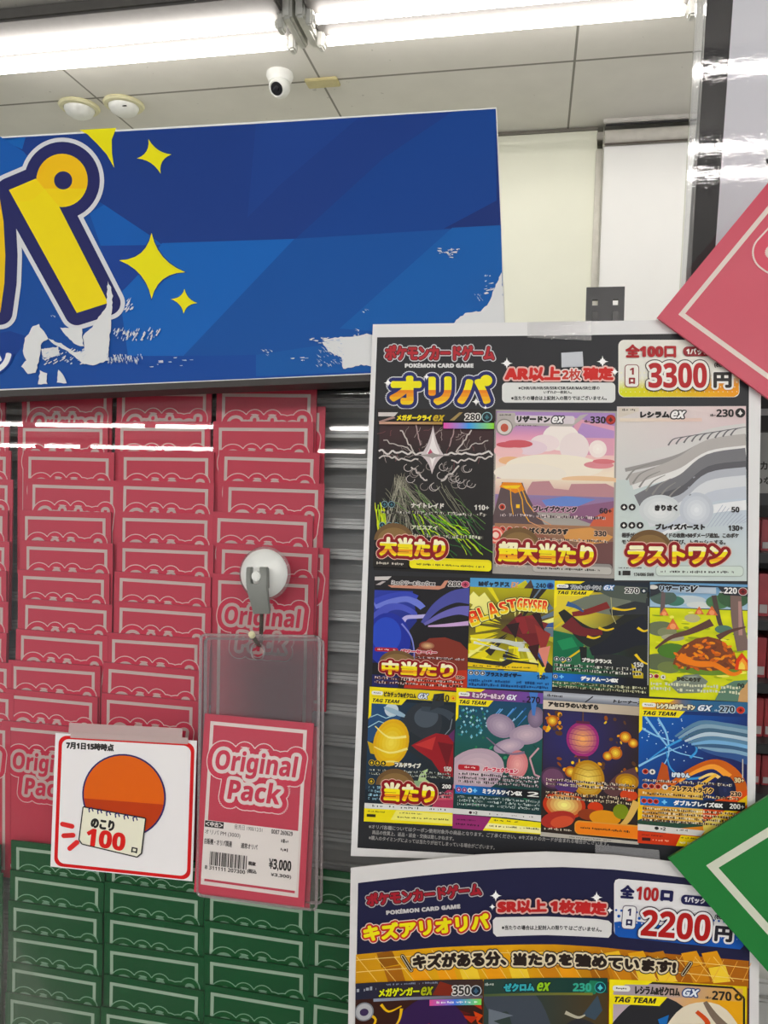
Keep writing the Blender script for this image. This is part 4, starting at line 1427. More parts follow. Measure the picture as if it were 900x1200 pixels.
def card_c(A):      # pale silver swirls
    A.grad(0, 0, 100, 140, lambda u, v: mix(mix('#dfd8d4', '#dfc9c9', u / 100), mix('#c6d0cf', '#c6ccd8', u / 100), v / 110), 6, 10)
    A.grad(0, 60, 100, 140, lambda u, v: mix(mix('#c9d3cf', '#c2cbdd', u / 100), '#cfdad6', (v - 60) / 80), 6, 6)
    def sw(pts, a, b, c): A.taper(pts, a, b, c)
    # folded silver drapery, no figure
    for i, (y0, y1, a0, a1, c) in enumerate(((40, 20, 6, 12, '#d6d4d2'), (46, 26, 3, 6, '#9b9896'), (54, 30, 9, 15, '#b6b2af'), (60, 36, 4, 8, '#e6e5e3'), (70, 42, 8, 16, '#76767a'), (76, 48, 5, 7, '#5d5d62'),
                                             (82, 54, 5, 9, '#b4b8c0'), (88, 62, 8, 12, '#d9dce0'), (96, 70, 3, 10, '#c6ccd6'), (100, 80, 2, 8, '#eceef0'))):
        sw([(4 + i * 3, y0 + 6), (24 + i * 2, y0 + 2 * sin(i)), (48 + i, (y0 + y1) / 2 + 5), (72, y1 + 4), (100, y1)], a0, a1, c)
    for i in range(7): sw([(8 + 5 * i, 60 + 3 * i), (14 + 5 * i, 52 + 3 * i), (26 + 4 * i, 47 + 3 * i)], 1.6, .5, '#8f8d8a')
    A.glow(34, 84, 16, 12, '#eceeee', '#cfd4d6', 5); A.glow(62, 84, 13, 14, '#e6eaee', '#c3c9d2', 5)
    for i in range(9): sw([(40 + i * 6, 32 - i), (44 + i * 6, 27 - i), (52 + i * 6, 25 - i)], 1.4, .4, '#6f6d70')
    for i in range(12): A.line([(70 + i * 3, 98 - i * .4), (82 + i * 2.4, 80 + i * 1.2)], .4, '#aab2c4', False)
    for p in ((60, 58), (56, 66), (57, 72)): A.ell(*p, 1, .6, '#8f9298', -30)
    A.rect(0, 0, 100, 140, None) if False else None
    A.poly([(1, 1), (17, 1), (17, 4), (3, 9), (1, 9)], '#d9d0c4')
    A.scrib(4, 1.8, 14, 4.4, '#5a524a', 1, 3, .8)
    A.grad(2, 9.8, 66, 12.6, lambda u, v: mix('#e6dccb', '#e3c9bf', u / 60), 6, 1)
    A.text('レシラム', 18, 4.2, 41, 9.6, '#211d1d', bold=.5)
    A.text('ex', 42, 3.8, 53.5, 10, '#f4f2f0', bold=.7, skew=.3, outl=((1, '#2b2827'),))
    hp(A, '230', 77, 2.6, 90.5, 9, '#211d1d', b=.4)
    energy(A, 95.5, 5.6, 3.9, '#1f1c1c', '#2b2827', '#e6e2de')
    for k in range(2): energy(A, 6.5 + 6.2 * k, 82, 2.7, '#211d1d', '#211d1d', '#f2f0ec')
    A.text('きりさく', 30, 80, 47.5, 85, '#211d1d', bold=.45)
    A.text('50', 88.5, 81.5, 94.5, 86, '#211d1d', bold=.35)
    for k in range(3): energy(A, 6.5 + 6.2 * k, 96.5, 2.7, '#211d1d', '#211d1d', '#f2f0ec')
    A.text('ブレイズバースト', 30.5, 95, 68.5, 100, '#211d1d', bold=.45)
    A.text('130+', 86, 96.2, 97.2, 100.6, '#211d1d', bold=.35)
    A.text('相手がすでにとったサイドの枚数×50ダメージ追加。このポケ', 5, 102.3, 94, 106.3, '#3a3634', bold=.18)
    A.text('モンのエネルギーを1個選び、トラッシュする。', 5, 107.6, 84, 111.6, '#3a3634', bold=.18)
    A.rr(31, 128, 97.5, 136.6, 3, '#a9b4ae'); A.rr(31.5, 128.6, 97, 136, 2.7, '#d3dfd6')
    A.scrib(35, 132, 90, 134.6, '#2f302e', 1, 28)
    A.rect(3, 132.6, 4.6, 136, '#3a3836'); A.rect(6, 132.4, 12, 136, '#2b2928')
    A.text('174/086 SWR', 14.5, 134, 30, 136.6, '#2b2928', bold=.12)
    A.scrib(3, 129.5, 24, 131.2, '#4a4644', 1, 4)
    badge(A, 'ラストワン', 9.5, 112, 85.5, 127)


def card_d(A):      # black with blue curves and a rust hill
    A.rect(0, 0, 100, 150, '#17151a')
    A.grad(0, 20, 60, 118, lambda u, v: mix('#2a3a9c', '#151c58', (v - 20) / 90), 4, 8)
    A.poly([(40, 118), (46, 92), (60, 82), (76, 80), (92, 86), (100, 96), (100, 150), (40, 150)], '#7c3226')
    A.poly([(34, 150), (40, 128), (100, 122), (100, 150)], '#b83a28')
    A.poly([(58, 84), (70, 70), (100, 74), (100, 10), (40, 14), (46, 60), (36, 76), (44, 100)], '#17151a')
    A.taper([(0, 40), (16, 34), (34, 30), (46, 36), (52, 42)], 12, 7, '#6f7cd0')
    A.taper([(0, 36), (16, 28), (34, 24), (46, 28)], 8, 5, '#3847b0')
    A.taper([(0, 60), (14, 44), (30, 42), (44, 52), (30, 58)], 12, 4, '#4a55b8')
    A.taper([(30, 68), (34, 56), (46, 54), (60, 52)], 5, 5, '#b9b3e0')
    A.ell(16, 86, 24, 36, '#1f2f98'); A.ell(14, 80, 16, 24, '#2b48b8')
    A.taper([(30, 64), (40, 80), (44, 100), (44, 118)], 2, 1, '#8088d0')
    A.taper([(52, 62), (66, 40), (84, 26), (100, 24)], 4, 22, '#4a4e98'); A.taper([(54, 64), (70, 52), (88, 44), (100, 44)], 3, 14, '#6a66b0'); A.taper([(58, 66), (76, 64), (100, 60)], 2, 6, '#c9a9d4')
    A.glow(58, 92, 9, 6, '#d9b58a', '#7c3226', 5)
    A.rect(0, 0, 100, 13, '#1c191c')
    A.poly([(0, 2), (18, 1), (14, 6), (0, 7)], '#cfcac8')
    A.poly([(1, 13), (8, 8), (12, 8), (6, 13)], '#b8b0b0')
    A.poly([(14, 13), (70, 12), (74, 5), (78, 4), (74, 14), (68, 17), (18, 16)], '#c98f78')
    A.text('ミュウツー&ミュウex', 18, 6.4, 64, 12.2, '#2b2628', bold=.15, outl=((.7, '#d6d2d0'),))
    A.text('280', 78, 5.5, 91, 12, '#2b2628', bold=.3, outl=((.8, '#d9d6d2'),))
    energy(A, 95.5, 9, 4.6, '#c0506a', '#d9a2b0', '#6a2038')
    A.rr(2, 97, 27, 102.5, 2, '#a8283a'); A.scrib(5, 98.4, 24, 101.4, '#f0d9d4', 1, 3, .8)
    A.text('パワーセーバー', 29, 98, 68, 103, '#b83a52', bold=.5, outl=((.7, '#e6cfd0'),))
    small_text(A, 36, 106.5, 97, 110.5, 1, 5, '#3a2a2a', '#d9cfd0')
    A.rect(0, 134, 28, 150, '#1c2058')
    small_text(A, 3, 136, 96, 147, 2, 45, '#4a1f1c', '#e3cfc8')
    A.text('150+', 88, 130, 97.5, 134.5, '#201818', bold=.3, outl=((.5, '#d9b0a0'),))
    badge(A, '中当たり', 10, 114, 86, 133, 1.15)


def card_e(A):      # yellow burst and red shards over blue
    r = random.Random(21)
    A.grad(0, 0, 100, 150, lambda u, v: mix('#3a2a26', '#c9c22e', abs(v - 60) / 60), 3, 8)
    for i in range(46):
        a = r.uniform(0, 2 * pi); d0 = r.uniform(10, 30); d1 = d0 + r.uniform(20, 60); wd = r.uniform(.04, .12)
        c = r.choice(['#f0e62e', '#e6d82a', '#f5f09a', '#2c2620', '#6a7a8a', '#3a5a9c', '#b8b44a'])
        A.poly([(55 + d0 * cos(a), 66 + d0 * sin(a)), (55 + d1 * cos(a - wd), 66 + d1 * sin(a - wd)), (55 + d1 * cos(a + wd), 66 + d1 * sin(a + wd))], c)
    for i in range(16):
        x, y = r.uniform(0, 66), r.uniform(76, 112)
        A.taper([(x, y), (x + r.uniform(14, 30), y + r.uniform(-4, 6))], r.uniform(2, 6), .4, r.choice(['#f0e62e', '#d9dcd2', '#2a241f', '#f3ef8a', '#9aa49a']))
    A.taper([(14, 84), (40, 84), (66, 90)], 3, 7, '#c9cfc6')
    for q, c in (((38, 70, 62, 44, 70, 82), '#5e1f22'), ((54, 52, 82, 46, 66, 78), '#8a2c30'), ((66, 50, 94, 58, 76, 88), '#7a2a2c'), ((58, 74, 92, 70, 80, 96), '#6a1f24'), ((78, 60, 97, 72, 88, 104), '#8f3430'), ((82, 92, 97, 88, 92, 118), '#d98a7a'), ((70, 90, 84, 86, 82, 110), '#3a1718'), ((44, 62, 60, 58, 56, 80), '#2b1618'), ((74, 46, 84, 44, 90, 70), '#2b1618')):
        A.poly([(q[0], q[1]), (q[2], q[3]), (q[4], q[5])], c)
    A.rect(0, 124, 100, 150, '#3f86c8'); A.poly([(84, 118), (92, 116), (86, 134)], '#f0e03a')
    A.poly([(0, 108), (40, 112), (46, 108), (84, 112), (82, 124), (0, 121)], '#2a2622'); A.poly([(0, 114), (44, 118), (54, 112), (82, 114), (84, 123), (0, 120)], '#e6c93a')
    A.scrib(6, 117.4, 74, 120.4, '#3a3010', 1, 3)
    A.rect(0, 0, 100, 12, '#5a9ccc'); A.poly([(50, 12), (66, 1), (72, 12)], '#c9c24a'); A.poly([(64, 12), (72, 0), (76, 12)], '#4a3a34')
    A.text('Mギャラドス', 10, 3.6, 47, 11.4, '#1a2436', bold=.6)
    A.text('EX', 48.5, 4, 58, 11.6, '#d9a06a', bold=.5, skew=.2)
    hp(A, '240', 78, 4.4, 90, 10.8, '#1a2436', b=.4)
    energy(A, 95, 7.6, 4.4, '#1f3f78', '#3a6cae', '#0f2040')
    def shout(t, x0, y0, x1, y1, rot):
        A.text(t, x0, y0, x1, y1, '#e6532a', bold=.9, rot=rot, outl=((2.2, '#2b1a18'), (1.3, '#f3ee9a')), tone=[(0, .45, '#e0402a'), (.45, .75, '#ee7a2a'), (.75, 1, '#f2d83a')])
    shout('B', 4, 46, 17, 66, -24); shout('L', 15, 40, 25, 58, -22); shout('A', 26, 34, 38, 54, -20); shout('S', 38, 32, 48, 48, -16); shout('T', 47, 28, 58, 44, -12)
    shout('GEYSER', 56, 25, 92, 41, 4)
    for k in range(3): energy(A, 4 + 7 * k, 128, 3, '#23252c', '#e6e6e2', '#e6e6e2')
    A.text('ブラストガイザー', 22, 125.8, 64, 132, '#10223f', bold=.5)
    A.text('120+', 82, 127, 95.5, 133, '#10223f', bold=.35)
    A.scrib(2, 136, 96, 147, '#1c4478', 2, 12, .9)


def card_f(A):      # black rounded masses, yellow rays, green
    A.rect(0, 0, 100, 145, '#17181c')
    A.grad(0, 14, 100, 140, lambda u, v: mix(mix('#e3cf5a', '#2f6a4a', (v - 40) / 50), '#20241f', (u - 30) / 45), 10, 10)
    A.poly([(0, 66), (28, 72), (36, 92), (8, 102), (0, 100)], '#1f6a48'); A.poly([(4, 80), (20, 74), (26, 86), (10, 92)], '#2f8a5a')
    for p in (((0, 64), (26, 40)), ((10, 108), (34, 86)), ((0, 50), (22, 34)), ((60, 76), (84, 52))): A.line(p, 2.2, '#d9c23e', False)
    A.poly([(38, 18), (94, 10), (99, 34), (70, 44), (40, 40), (14, 30)], '#6f7668')
    A.ell(90, 24, 9, 10, '#585c54')
    A.taper([(8, 40), (26, 62), (44, 74), (70, 70), (100, 48)], 8, 46, '#20231f'); A.taper([(14, 54), (30, 66), (52, 66)], 18, 6, '#6a2226'); A.taper([(20, 44), (36, 40), (58, 30)], 6, 9, '#7c2826')
    A.taper([(40, 92), (60, 84), (80, 68), (100, 60)], 10, 40, '#181b26'); A.taper([(44, 104), (70, 104), (100, 120)], 14, 26, '#24282a'); A.taper([(60, 40), (80, 34), (100, 30)], 8, 22, '#2b2f34')
    for p in (((62, 34), (74, 36), (86, 33)), ((48, 60), (56, 63), (64, 60)), ((36, 72), (43, 74), (50, 71)), ((86, 92), (92, 100), (99, 104)), ((88, 58), (94, 62), (99, 60))): A.taper(list(p), 3.2, 1.6, '#e6c63a')
    A.taper([(14, 30), (24, 34), (32, 40)], 7, 2, '#3a5a8a'); A.poly([(28, 86), (36, 86), (36, 106), (30, 106)], '#1a1d1c')
    A.poly([(82, 104), (94, 116), (94, 126), (84, 122)], '#c9b43a')
    A.line([(60, 12), (62, 44), (66, 54)], .7, '#b8b488', False)
    A.rect(0, 0, 100, 12, '#1d2733'); A.poly([(54, 4), (98, 6), (96, 26), (60, 20), (46, 12)], '#4d564e')
    tagteam(A)
    A.text('ブラッキー&ダークライ', 18, 5, 50, 10.8, '#20262c', bold=.1, outl=((.6, '#cfd3d6'),))
    A.text('GX', 53, 4.4, 64, 10.6, '#e6ecf2', bold=.6, skew=.3, outl=((.8, '#2a6cae'),))
    A.text('270', 75, 7, 89, 14, '#26282a', bold=.3, outl=((.8, '#e3e3df'),))
    energy(A, 94, 10.5, 3.6, '#20303c', '#1b2024', '#e8e8e6')
    for k in range(3): energy(A, 4 + 6.4 * k, 103.5, 3, '#20222a', '#c9ccd0', '#e6e6e2')
    A.text('ブラックランス', 31, 100, 62, 106, '#e3e3dc', bold=.5, outl=((.6, '#2a2c28'),)); A.text('150', 84, 102, 94, 108, '#d9d9d2', bold=.4)
    small_text(A, 2, 109, 92, 120, 2, 31, '#20221e', '#d9d9ce')
    A.grad(0, 122, 98, 132, lambda u, v: mix('#1e66b8', '#15161b', (u - 20) / 50), 10, 1)
    A.text('デッドムーンGX', 30, 123.8, 69, 129.8, '#f2f2ee', bold=.45, skew=.15); A.text('+', 7, 124, 12, 129, '#7cc4ee', bold=.5); energy(A, 3, 126.6, 2.6, '#20222a', '#e3e3e0', '#e3e3e0')
    small_text(A, 0, 132.5, 97, 142, 2, 33, '#3a3a20', '#cfd0b0')
    A.line([(98.6, 30), (98.6, 130)], .8, '#c8ccc8', False)


def card_g(A):      # meadow, trees, rocks and a brown mound
    r = random.Random(41)
    A.grad(0, 0, 100, 30, lambda u, v: mix('#6a9cc4', '#a9c4d6', v / 30), 2, 4)
    for cx, cy, rx, ry, c in ((40, 20, 18, 5, '#c3ced2'), (52, 26, 14, 4, '#d3d9d6'), (26, 22, 10, 6, '#4a7a6a'), (14, 18, 14, 9, '#50645c'), (70, 22, 12, 8, '#4f7a52'), (86, 16, 16, 12, '#3f5f42')):
        A.ell(cx, cy, rx, ry, c)
    A.grad(0, 31, 100, 140, lambda u, v: mix('#c9d244', '#e3e552', sin(v * .23 + u * .06) * .5 + .5), 10, 12)
    for _ in range(70):
        x, y = r.uniform(0, 100), r.uniform(34, 120)
        A.ell(x, y, r.uniform(2, 8), r.uniform(.6, 1.8), r.choice(['#a9b838', '#dfe45a', '#7f9c3a', '#f0ec7a', '#98a83c']), r.uniform(-10, 10), 12)
    A.taper([(14, 10), (13, 40)], 4, 5, '#6a5c5c'); A.taper([(66, 14), (72, 46), (76, 52)], 5, 4, '#4f4440'); A.taper([(88, 12), (90, 44), (96, 78)], 11, 13, '#7a6660'); A.taper([(92, 20), (93, 60)], 3, 4, '#b08a84')
    for cx, cy, rx, ry, c in ((12, 56, 16, 9, '#6c7458'), (18, 60, 10, 6, '#848a68'), (24, 66, 12, 4, '#a9a890'), (44, 42, 8, 5, '#b9b48a'), (10, 96, 18, 10, '#5f6a4c'), (20, 102, 12, 7, '#73804f'), (76, 54, 9, 5, '#54786a')):
        A.ell(cx, cy, rx, ry, c)
    for x, y, s_ in ((15, 37, 5), (24, 52, 7), (51, 34, 5), (64, 34, 6)):
        A.poly([(x - s_, y + s_ * .6), (x - s_ * .5, y - s_ * .4), (x, y - s_ * 1.3), (x + s_ * .6, y - s_ * .2), (x + s_, y + s_ * .6)], '#d9744a'); A.ell(x, y + s_ * .1, s_ * .45, s_ * .5, '#eaa070')
    A.ell(24, 82, 16, 9, '#4f7a34'); A.ell(58, 100, 34, 9, '#6a8a38')
    A.taper([(6, 80), (22, 66), (42, 58), (64, 46)], 2, 9, '#5c4038'); A.taper([(98, 50), (82, 56), (70, 64)], 1.5, 7, '#5c4038')
    # heap of fallen leaves
    A.poly([(24, 98), (28, 84), (36, 74), (48, 66), (60, 63), (72, 66), (84, 76), (90, 90), (88, 100), (60, 104)], '#7a4228')
    for _ in range(90):
        x, y = r.uniform(27, 88), r.uniform(66, 102)
        if ((x - 58) / 31) ** 2 + ((y - 90) / 25) ** 2 < 1: A.ell(x, y, 3.4, 1.6, r.choice(['#e07a2c', '#c8642a', '#8a4a2c', '#e8923c', '#6a3a28', '#d96a2a']), r.uniform(-60, 60), 8)
    A.taper([(30, 88), (46, 96), (66, 96), (84, 106), (94, 102)], 10, 3, '#e88436'); A.taper([(32, 96), (50, 100), (66, 99)], 1, 1, '#8a4a2c')
    for x, y, s_, c in ((94, 92, 9, '#d9482a'), (95, 94, 6, '#f0a04a'), (94, 96, 4, '#f3d66a')): A.poly([(x - s_ * .8, y + s_), (x - s_ * .6, y - s_ * .4), (x, y - s_ * 1.3), (x + s_ * .7, y - s_ * .3), (x + s_ * .8, y + s_)], c)
    A.poly([(20, 122), (36, 110), (50, 108), (60, 116), (52, 130), (30, 132)], '#7a8478'); A.poly([(26, 120), (40, 111), (50, 110), (40, 120)], '#98a294')
    A.poly([(66, 140), (74, 122), (86, 114), (100, 112), (100, 140)], '#5f7f6c'); A.poly([(92, 126), (100, 114), (100, 140), (90, 140)], '#c9a070')
    A.poly([(0, 3), (12, 1), (28, 2), (80, 3), (100, 3), (100, 14), (76, 13), (70, 4), (20, 5), (8, 14), (0, 18)], '#2b2f36')
    A.grad(14, 4.5, 68, 12, lambda u, v: mix('#7fa0c0', '#bccad6', u / 60), 5, 1)
    A.ell(3, 6, 5, 2.6, '#dcd9d2')
    A.text('リザードン', 10, 4, 43, 10.8, '#1e2126', bold=.5, outl=((.7, '#b8c6d2'),)); A.text('V', 42, 3.4, 50, 11, '#1c1d20', bold=.8, skew=.3, outl=((.7, '#cfd3d6'),))
    hp(A, '220', 76, 4, 89, 11.4, '#f0efec', b=.4); energy(A, 95, 8.4, 4.8, '#7c2428', '#d9cfc9', '#4a1214')
    energy(A, 1, 113, 2.8, '#b03a30'); energy(A, 7, 113, 2.8, '#a8322c', '#e3d6c8', '#4a1512'); energy(A, 14, 113.6, 2.8, '#e6e3d2', '#c9c6b0', '#24221e')
    A.text('ひのこのうず', 28, 112, 53, 117.4, '#3a3a2e', bold=.5); A.text('90', 89.5, 116.5, 96.5, 121.6, '#262a24', bold=.4)
    small_text(A, 1, 119, 92, 131, 2, 71, '#d9dcc0', '#f2f2dc', False)


def card_h(A):      # yellow rounded mass, dark storm, red shards
    A.rect(0, 0, 100, 150, '#17222c')
    A.grad(0, 16, 100, 120, lambda u, v: mix('#1f3a52', '#20262c', (u + v * .4) / 110), 6, 8)
    A.poly([(0, 20), (24, 16), (40, 30), (20, 56), (0, 66)], '#274a72'); A.ell(26, 26, 8, 8, '#c6d3dc'); A.ell(30, 28, 14, 3, '#9ab4c6', 20)
    for p in (((2, 36), (10, 32), (20, 36), (30, 32)), ((0, 48), (12, 40), (26, 44)), ((8, 62), (24, 46))): A.line(p, 1, '#a9d0dc', False)
    A.ell(62, 40, 22, 26, '#2b3138', 20); A.ell(66, 32, 14, 12, '#49525c', -20); A.taper([(60, 22), (84, 24), (96, 30)], 5, 10, '#39424c'); A.taper([(44, 60), (60, 68), (84, 84), (94, 104)], 22, 16, '#232a30')
    A.line([(96, 32), (94, 44), (86, 54), (70, 62)], .9, '#7f8a94', False)
    A.poly([(50, 66), (66, 56), (78, 50), (98, 52), (99, 100), (86, 98), (74, 82), (58, 72)], '#8f1f26'); A.poly([(54, 65), (78, 54), (74, 70)], '#b83a38'); A.poly([(80, 60), (98, 62), (92, 90)], '#6a161e'); A.poly([(92, 52), (99, 44), (99, 60)], '#5a2a5c')
    A.poly([(0, 64), (10, 68), (16, 80), (4, 78)], '#c9a832')
    A.glow(27, 64, 20, 28, '#f3dd6a', '#dcae2c', 6, 12)
    for p in (((8, 46), (24, 58), (44, 56)), ((8, 70), (26, 76), (46, 70)), ((14, 88), (30, 86), (44, 90))): A.taper(list(p), 1.2, 3, '#f5e690')
    A.poly([(56, 118), (62, 96), (70, 92), (68, 104), (76, 110), (64, 112), (70, 130)], '#b8cf9a'); A.ell(62, 112, 14, 5, '#93b08a', 10)
    A.poly([(78, 130), (100, 108), (100, 140), (74, 142)], '#a83a58'); A.taper([(76, 126), (100, 122)], 4, 8, '#c95a6a')
    A.rect(0, 0, 100, 12, '#e3cf3a'); A.poly([(74, 4), (86, 2), (86, 16), (70, 24)], '#2b3138')
    tagteam(A)
    A.text('ピカチュウ&ゼクロム', 16.5, 4.4, 54, 10.6, '#2a2410', bold=.4)
    A.text('GX', 56, 4.0, 68, 10.4, '#e6ecf2', bold=.6, skew=.3, outl=((.8, '#27427a'),))
    hp(A, '240', 76, 3.8, 92, 12, '#2a2410', b=.3); energy(A, 96.5, 7.4, 3, '#f0c23a', '#d98a2c', '#c9401f')
    for k in range(3): energy(A, 6 + 6.6 * k, 88.5, 3.4, '#20241c', '#e3c23a', '#e6c83a')
    A.text('フルドライブ', 32, 86, 62, 92, '#e3e3d9', bold=.5, outl=((.6, '#23262a'),)); A.text('150', 88, 88, 97, 93.6, '#d9d9d2', bold=.4)
    small_text(A, 4, 95, 96, 103, 2, 91, '#20241c', '#c9cfc6')
    energy(A, 6.5, 110, 3.4, '#20241c', '#e3c23a', '#e6c83a'); A.rect(84, 107, 99, 115, '#15171b'); A.text('200', 87, 108.6, 97, 113.4, '#efefea', bold=.3)
    small_text(A, 4, 115, 20, 132, 4, 92, '#20303c', '#9cc4d6'); small_text(A, 84, 117, 98, 126, 2, 93, '#3a2a30', '#c9b0b4')
    A.poly([(0, 135), (100, 135.6), (100, 141), (0, 141)], '#dfe0dc'); A.scrib(6, 136.4, 92, 139.8, '#4a4a48', 1, 3, .35)
    A.poly([(0, 141), (100, 141), (100, 158), (0, 158)], '#efe03a'); A.poly([(36, 141.5), (100, 143), (100, 154), (30, 152.5)], '#f5ee86'); A.scrib(40, 143.2, 66, 145.4, '#4a3e10', 1, 5); A.scrib(36, 148, 96, 150.6, '#3a3010', 1, 6); A.scrib(4, 143.4, 24, 145.6, '#5a4c10', 1, 7); A.rect(3, 147.4, 13, 150.6, '#2a2410')
    badge(A, '当たり', 21, 109.5, 79, 131.5, 1.3)


def card_i(A):      # green-blue sparkle and pale mauve rounded masses
    r = random.Random(61)
    A.grad(0, 0, 100, 150, lambda u, v: mix(mix('#1c3f6a', '#235a4e', v / 70), '#1a3a3a', (v - 60) / 60), 4, 8)
    for _ in range(60):
        x, y = r.uniform(2, 38), r.uniform(22, 56)
        A.star([(x, y - 2), (x + 1.6, y), (x, y + 2), (x - 1.6, y)], r.choice(['#6fb0c8', '#3f8a9c', '#a8d6e0', '#2f6a4a']), .3)
    for _ in range(14):
        x, y = r.uniform(50, 98), r.uniform(16, 40)
        A.taper([(x, y), (x - 10, y + 12)], 1.6, .4, r.choice(['#3f7ac0', '#6aa4dc', '#2a5a9c', '#9cc8e6']))
    for _ in range(18): A.ell(r.uniform(4, 96), r.uniform(44, 130), r.uniform(1, 4), r.uniform(.8, 2), r.choice(['#2f7a54', '#3f9068', '#1c4a44']), r.uniform(-50, 50), 10)
    for x, y, rx, ry, c0, c1, ro in ((24, 92, 34, 24, '#d6bfc6', '#b8a3b0', -20), (52, 40, 17, 13, '#b9a8b8', '#94849a', 20), (82, 48, 20, 11, '#c9b4be', '#a392a4', -10), (92, 28, 9, 12, '#94829a', '#75667c', 10), (62, 62, 18, 8, '#cbb6c0', '#a594a8', -15), (72, 82, 12, 16, '#e6aaa6', '#cc7e82', 8)):
        A.glow(x, y, rx, ry, c0, c1, 5, ro)
    A.line([(96, 62), (86, 74), (92, 92), (98, 94)], 2, '#c4a0a8', False); A.taper([(36, 54), (60, 70), (80, 68)], 1, 3, '#7f6e84')
    A.grad(0, 0, 100, 12, lambda u, v: mix('#8a3a72', '#6a4a9a', u / 90), 6, 1); A.poly([(84, 0), (94, 0), (91, 26), (88, 26)], '#4a7ac0')
    tagteam(A)
    A.text('ミュウツー&ミュウ', 18, 3.8, 56, 10.2, '#e6d3e0', bold=.5, outl=((.6, '#4a1f48'),)); A.text('GX', 58, 4, 70, 10.2, '#e6ecf2', bold=.6, skew=.3, outl=((.8, '#7a3a8a'),))
    hp(A, '270', 81, 4.6, 96.5, 12, '#1f1a24', b=.3)
    A.rr(4.5, 86, 29, 92, 2, '#b02a34'); A.scrib(12, 87.4, 26, 90.4, '#f3dcd6', 1, 3, .8)
    A.text('パーフェクション', 33, 86.6, 73, 92, '#c8405a', bold=.5, outl=((.7, '#ecd3d2'),))
    small_text(A, 5, 94, 97, 107, 3, 101, '#3a2c34', '#dcd4d6')
    gxbar(A, 109, 'ミラクルツインGX', '2', 5)
    energy(A, 6, 114, 2.8, '#6a2058', '#c98ab4', '#e6c0d8'); energy(A, 12.5, 114, 2.8, '#6a2058', '#c98ab4', '#e6c0d8'); energy(A, 18.6, 114, 2.8, '#e6e6e2', '#b8b8b4', '#2a2a2a')
    small_text(A, 5, 120, 98, 132, 3, 105, '#24403c', '#cfdcd8')
    A.poly([(0, 135), (100, 136), (100, 143), (60, 141), (0, 141)], '#dcdcd9'); A.ell(20, 138.4, 1.8, 1.6, '#3a1a28'); A.text('×2', 23, 136.8, 28, 140, '#2a2226', bold=.3); A.scrib(40, 137.4, 92, 140, '#4a4648', 1, 6, .3)
    A.poly([(0, 141.5), (44, 142), (34, 158), (0, 158)], '#8f2f6a'); A.poly([(44, 142), (100, 144), (100, 158), (34, 158)], '#f0e24a'); A.poly([(40, 148.5), (100, 150), (100, 156), (36, 154.5)], '#f7f1b4'); A.scrib(47, 144, 74, 146.6, '#3a3010', 1, 3); A.scrib(42, 150.2, 98, 153.2, '#3a3010', 1, 4); A.scrib(4, 146, 26, 148, '#3a1030', 1, 8); A.scrib(4, 150.6, 30, 153.6, '#2a0c22', 1, 9)


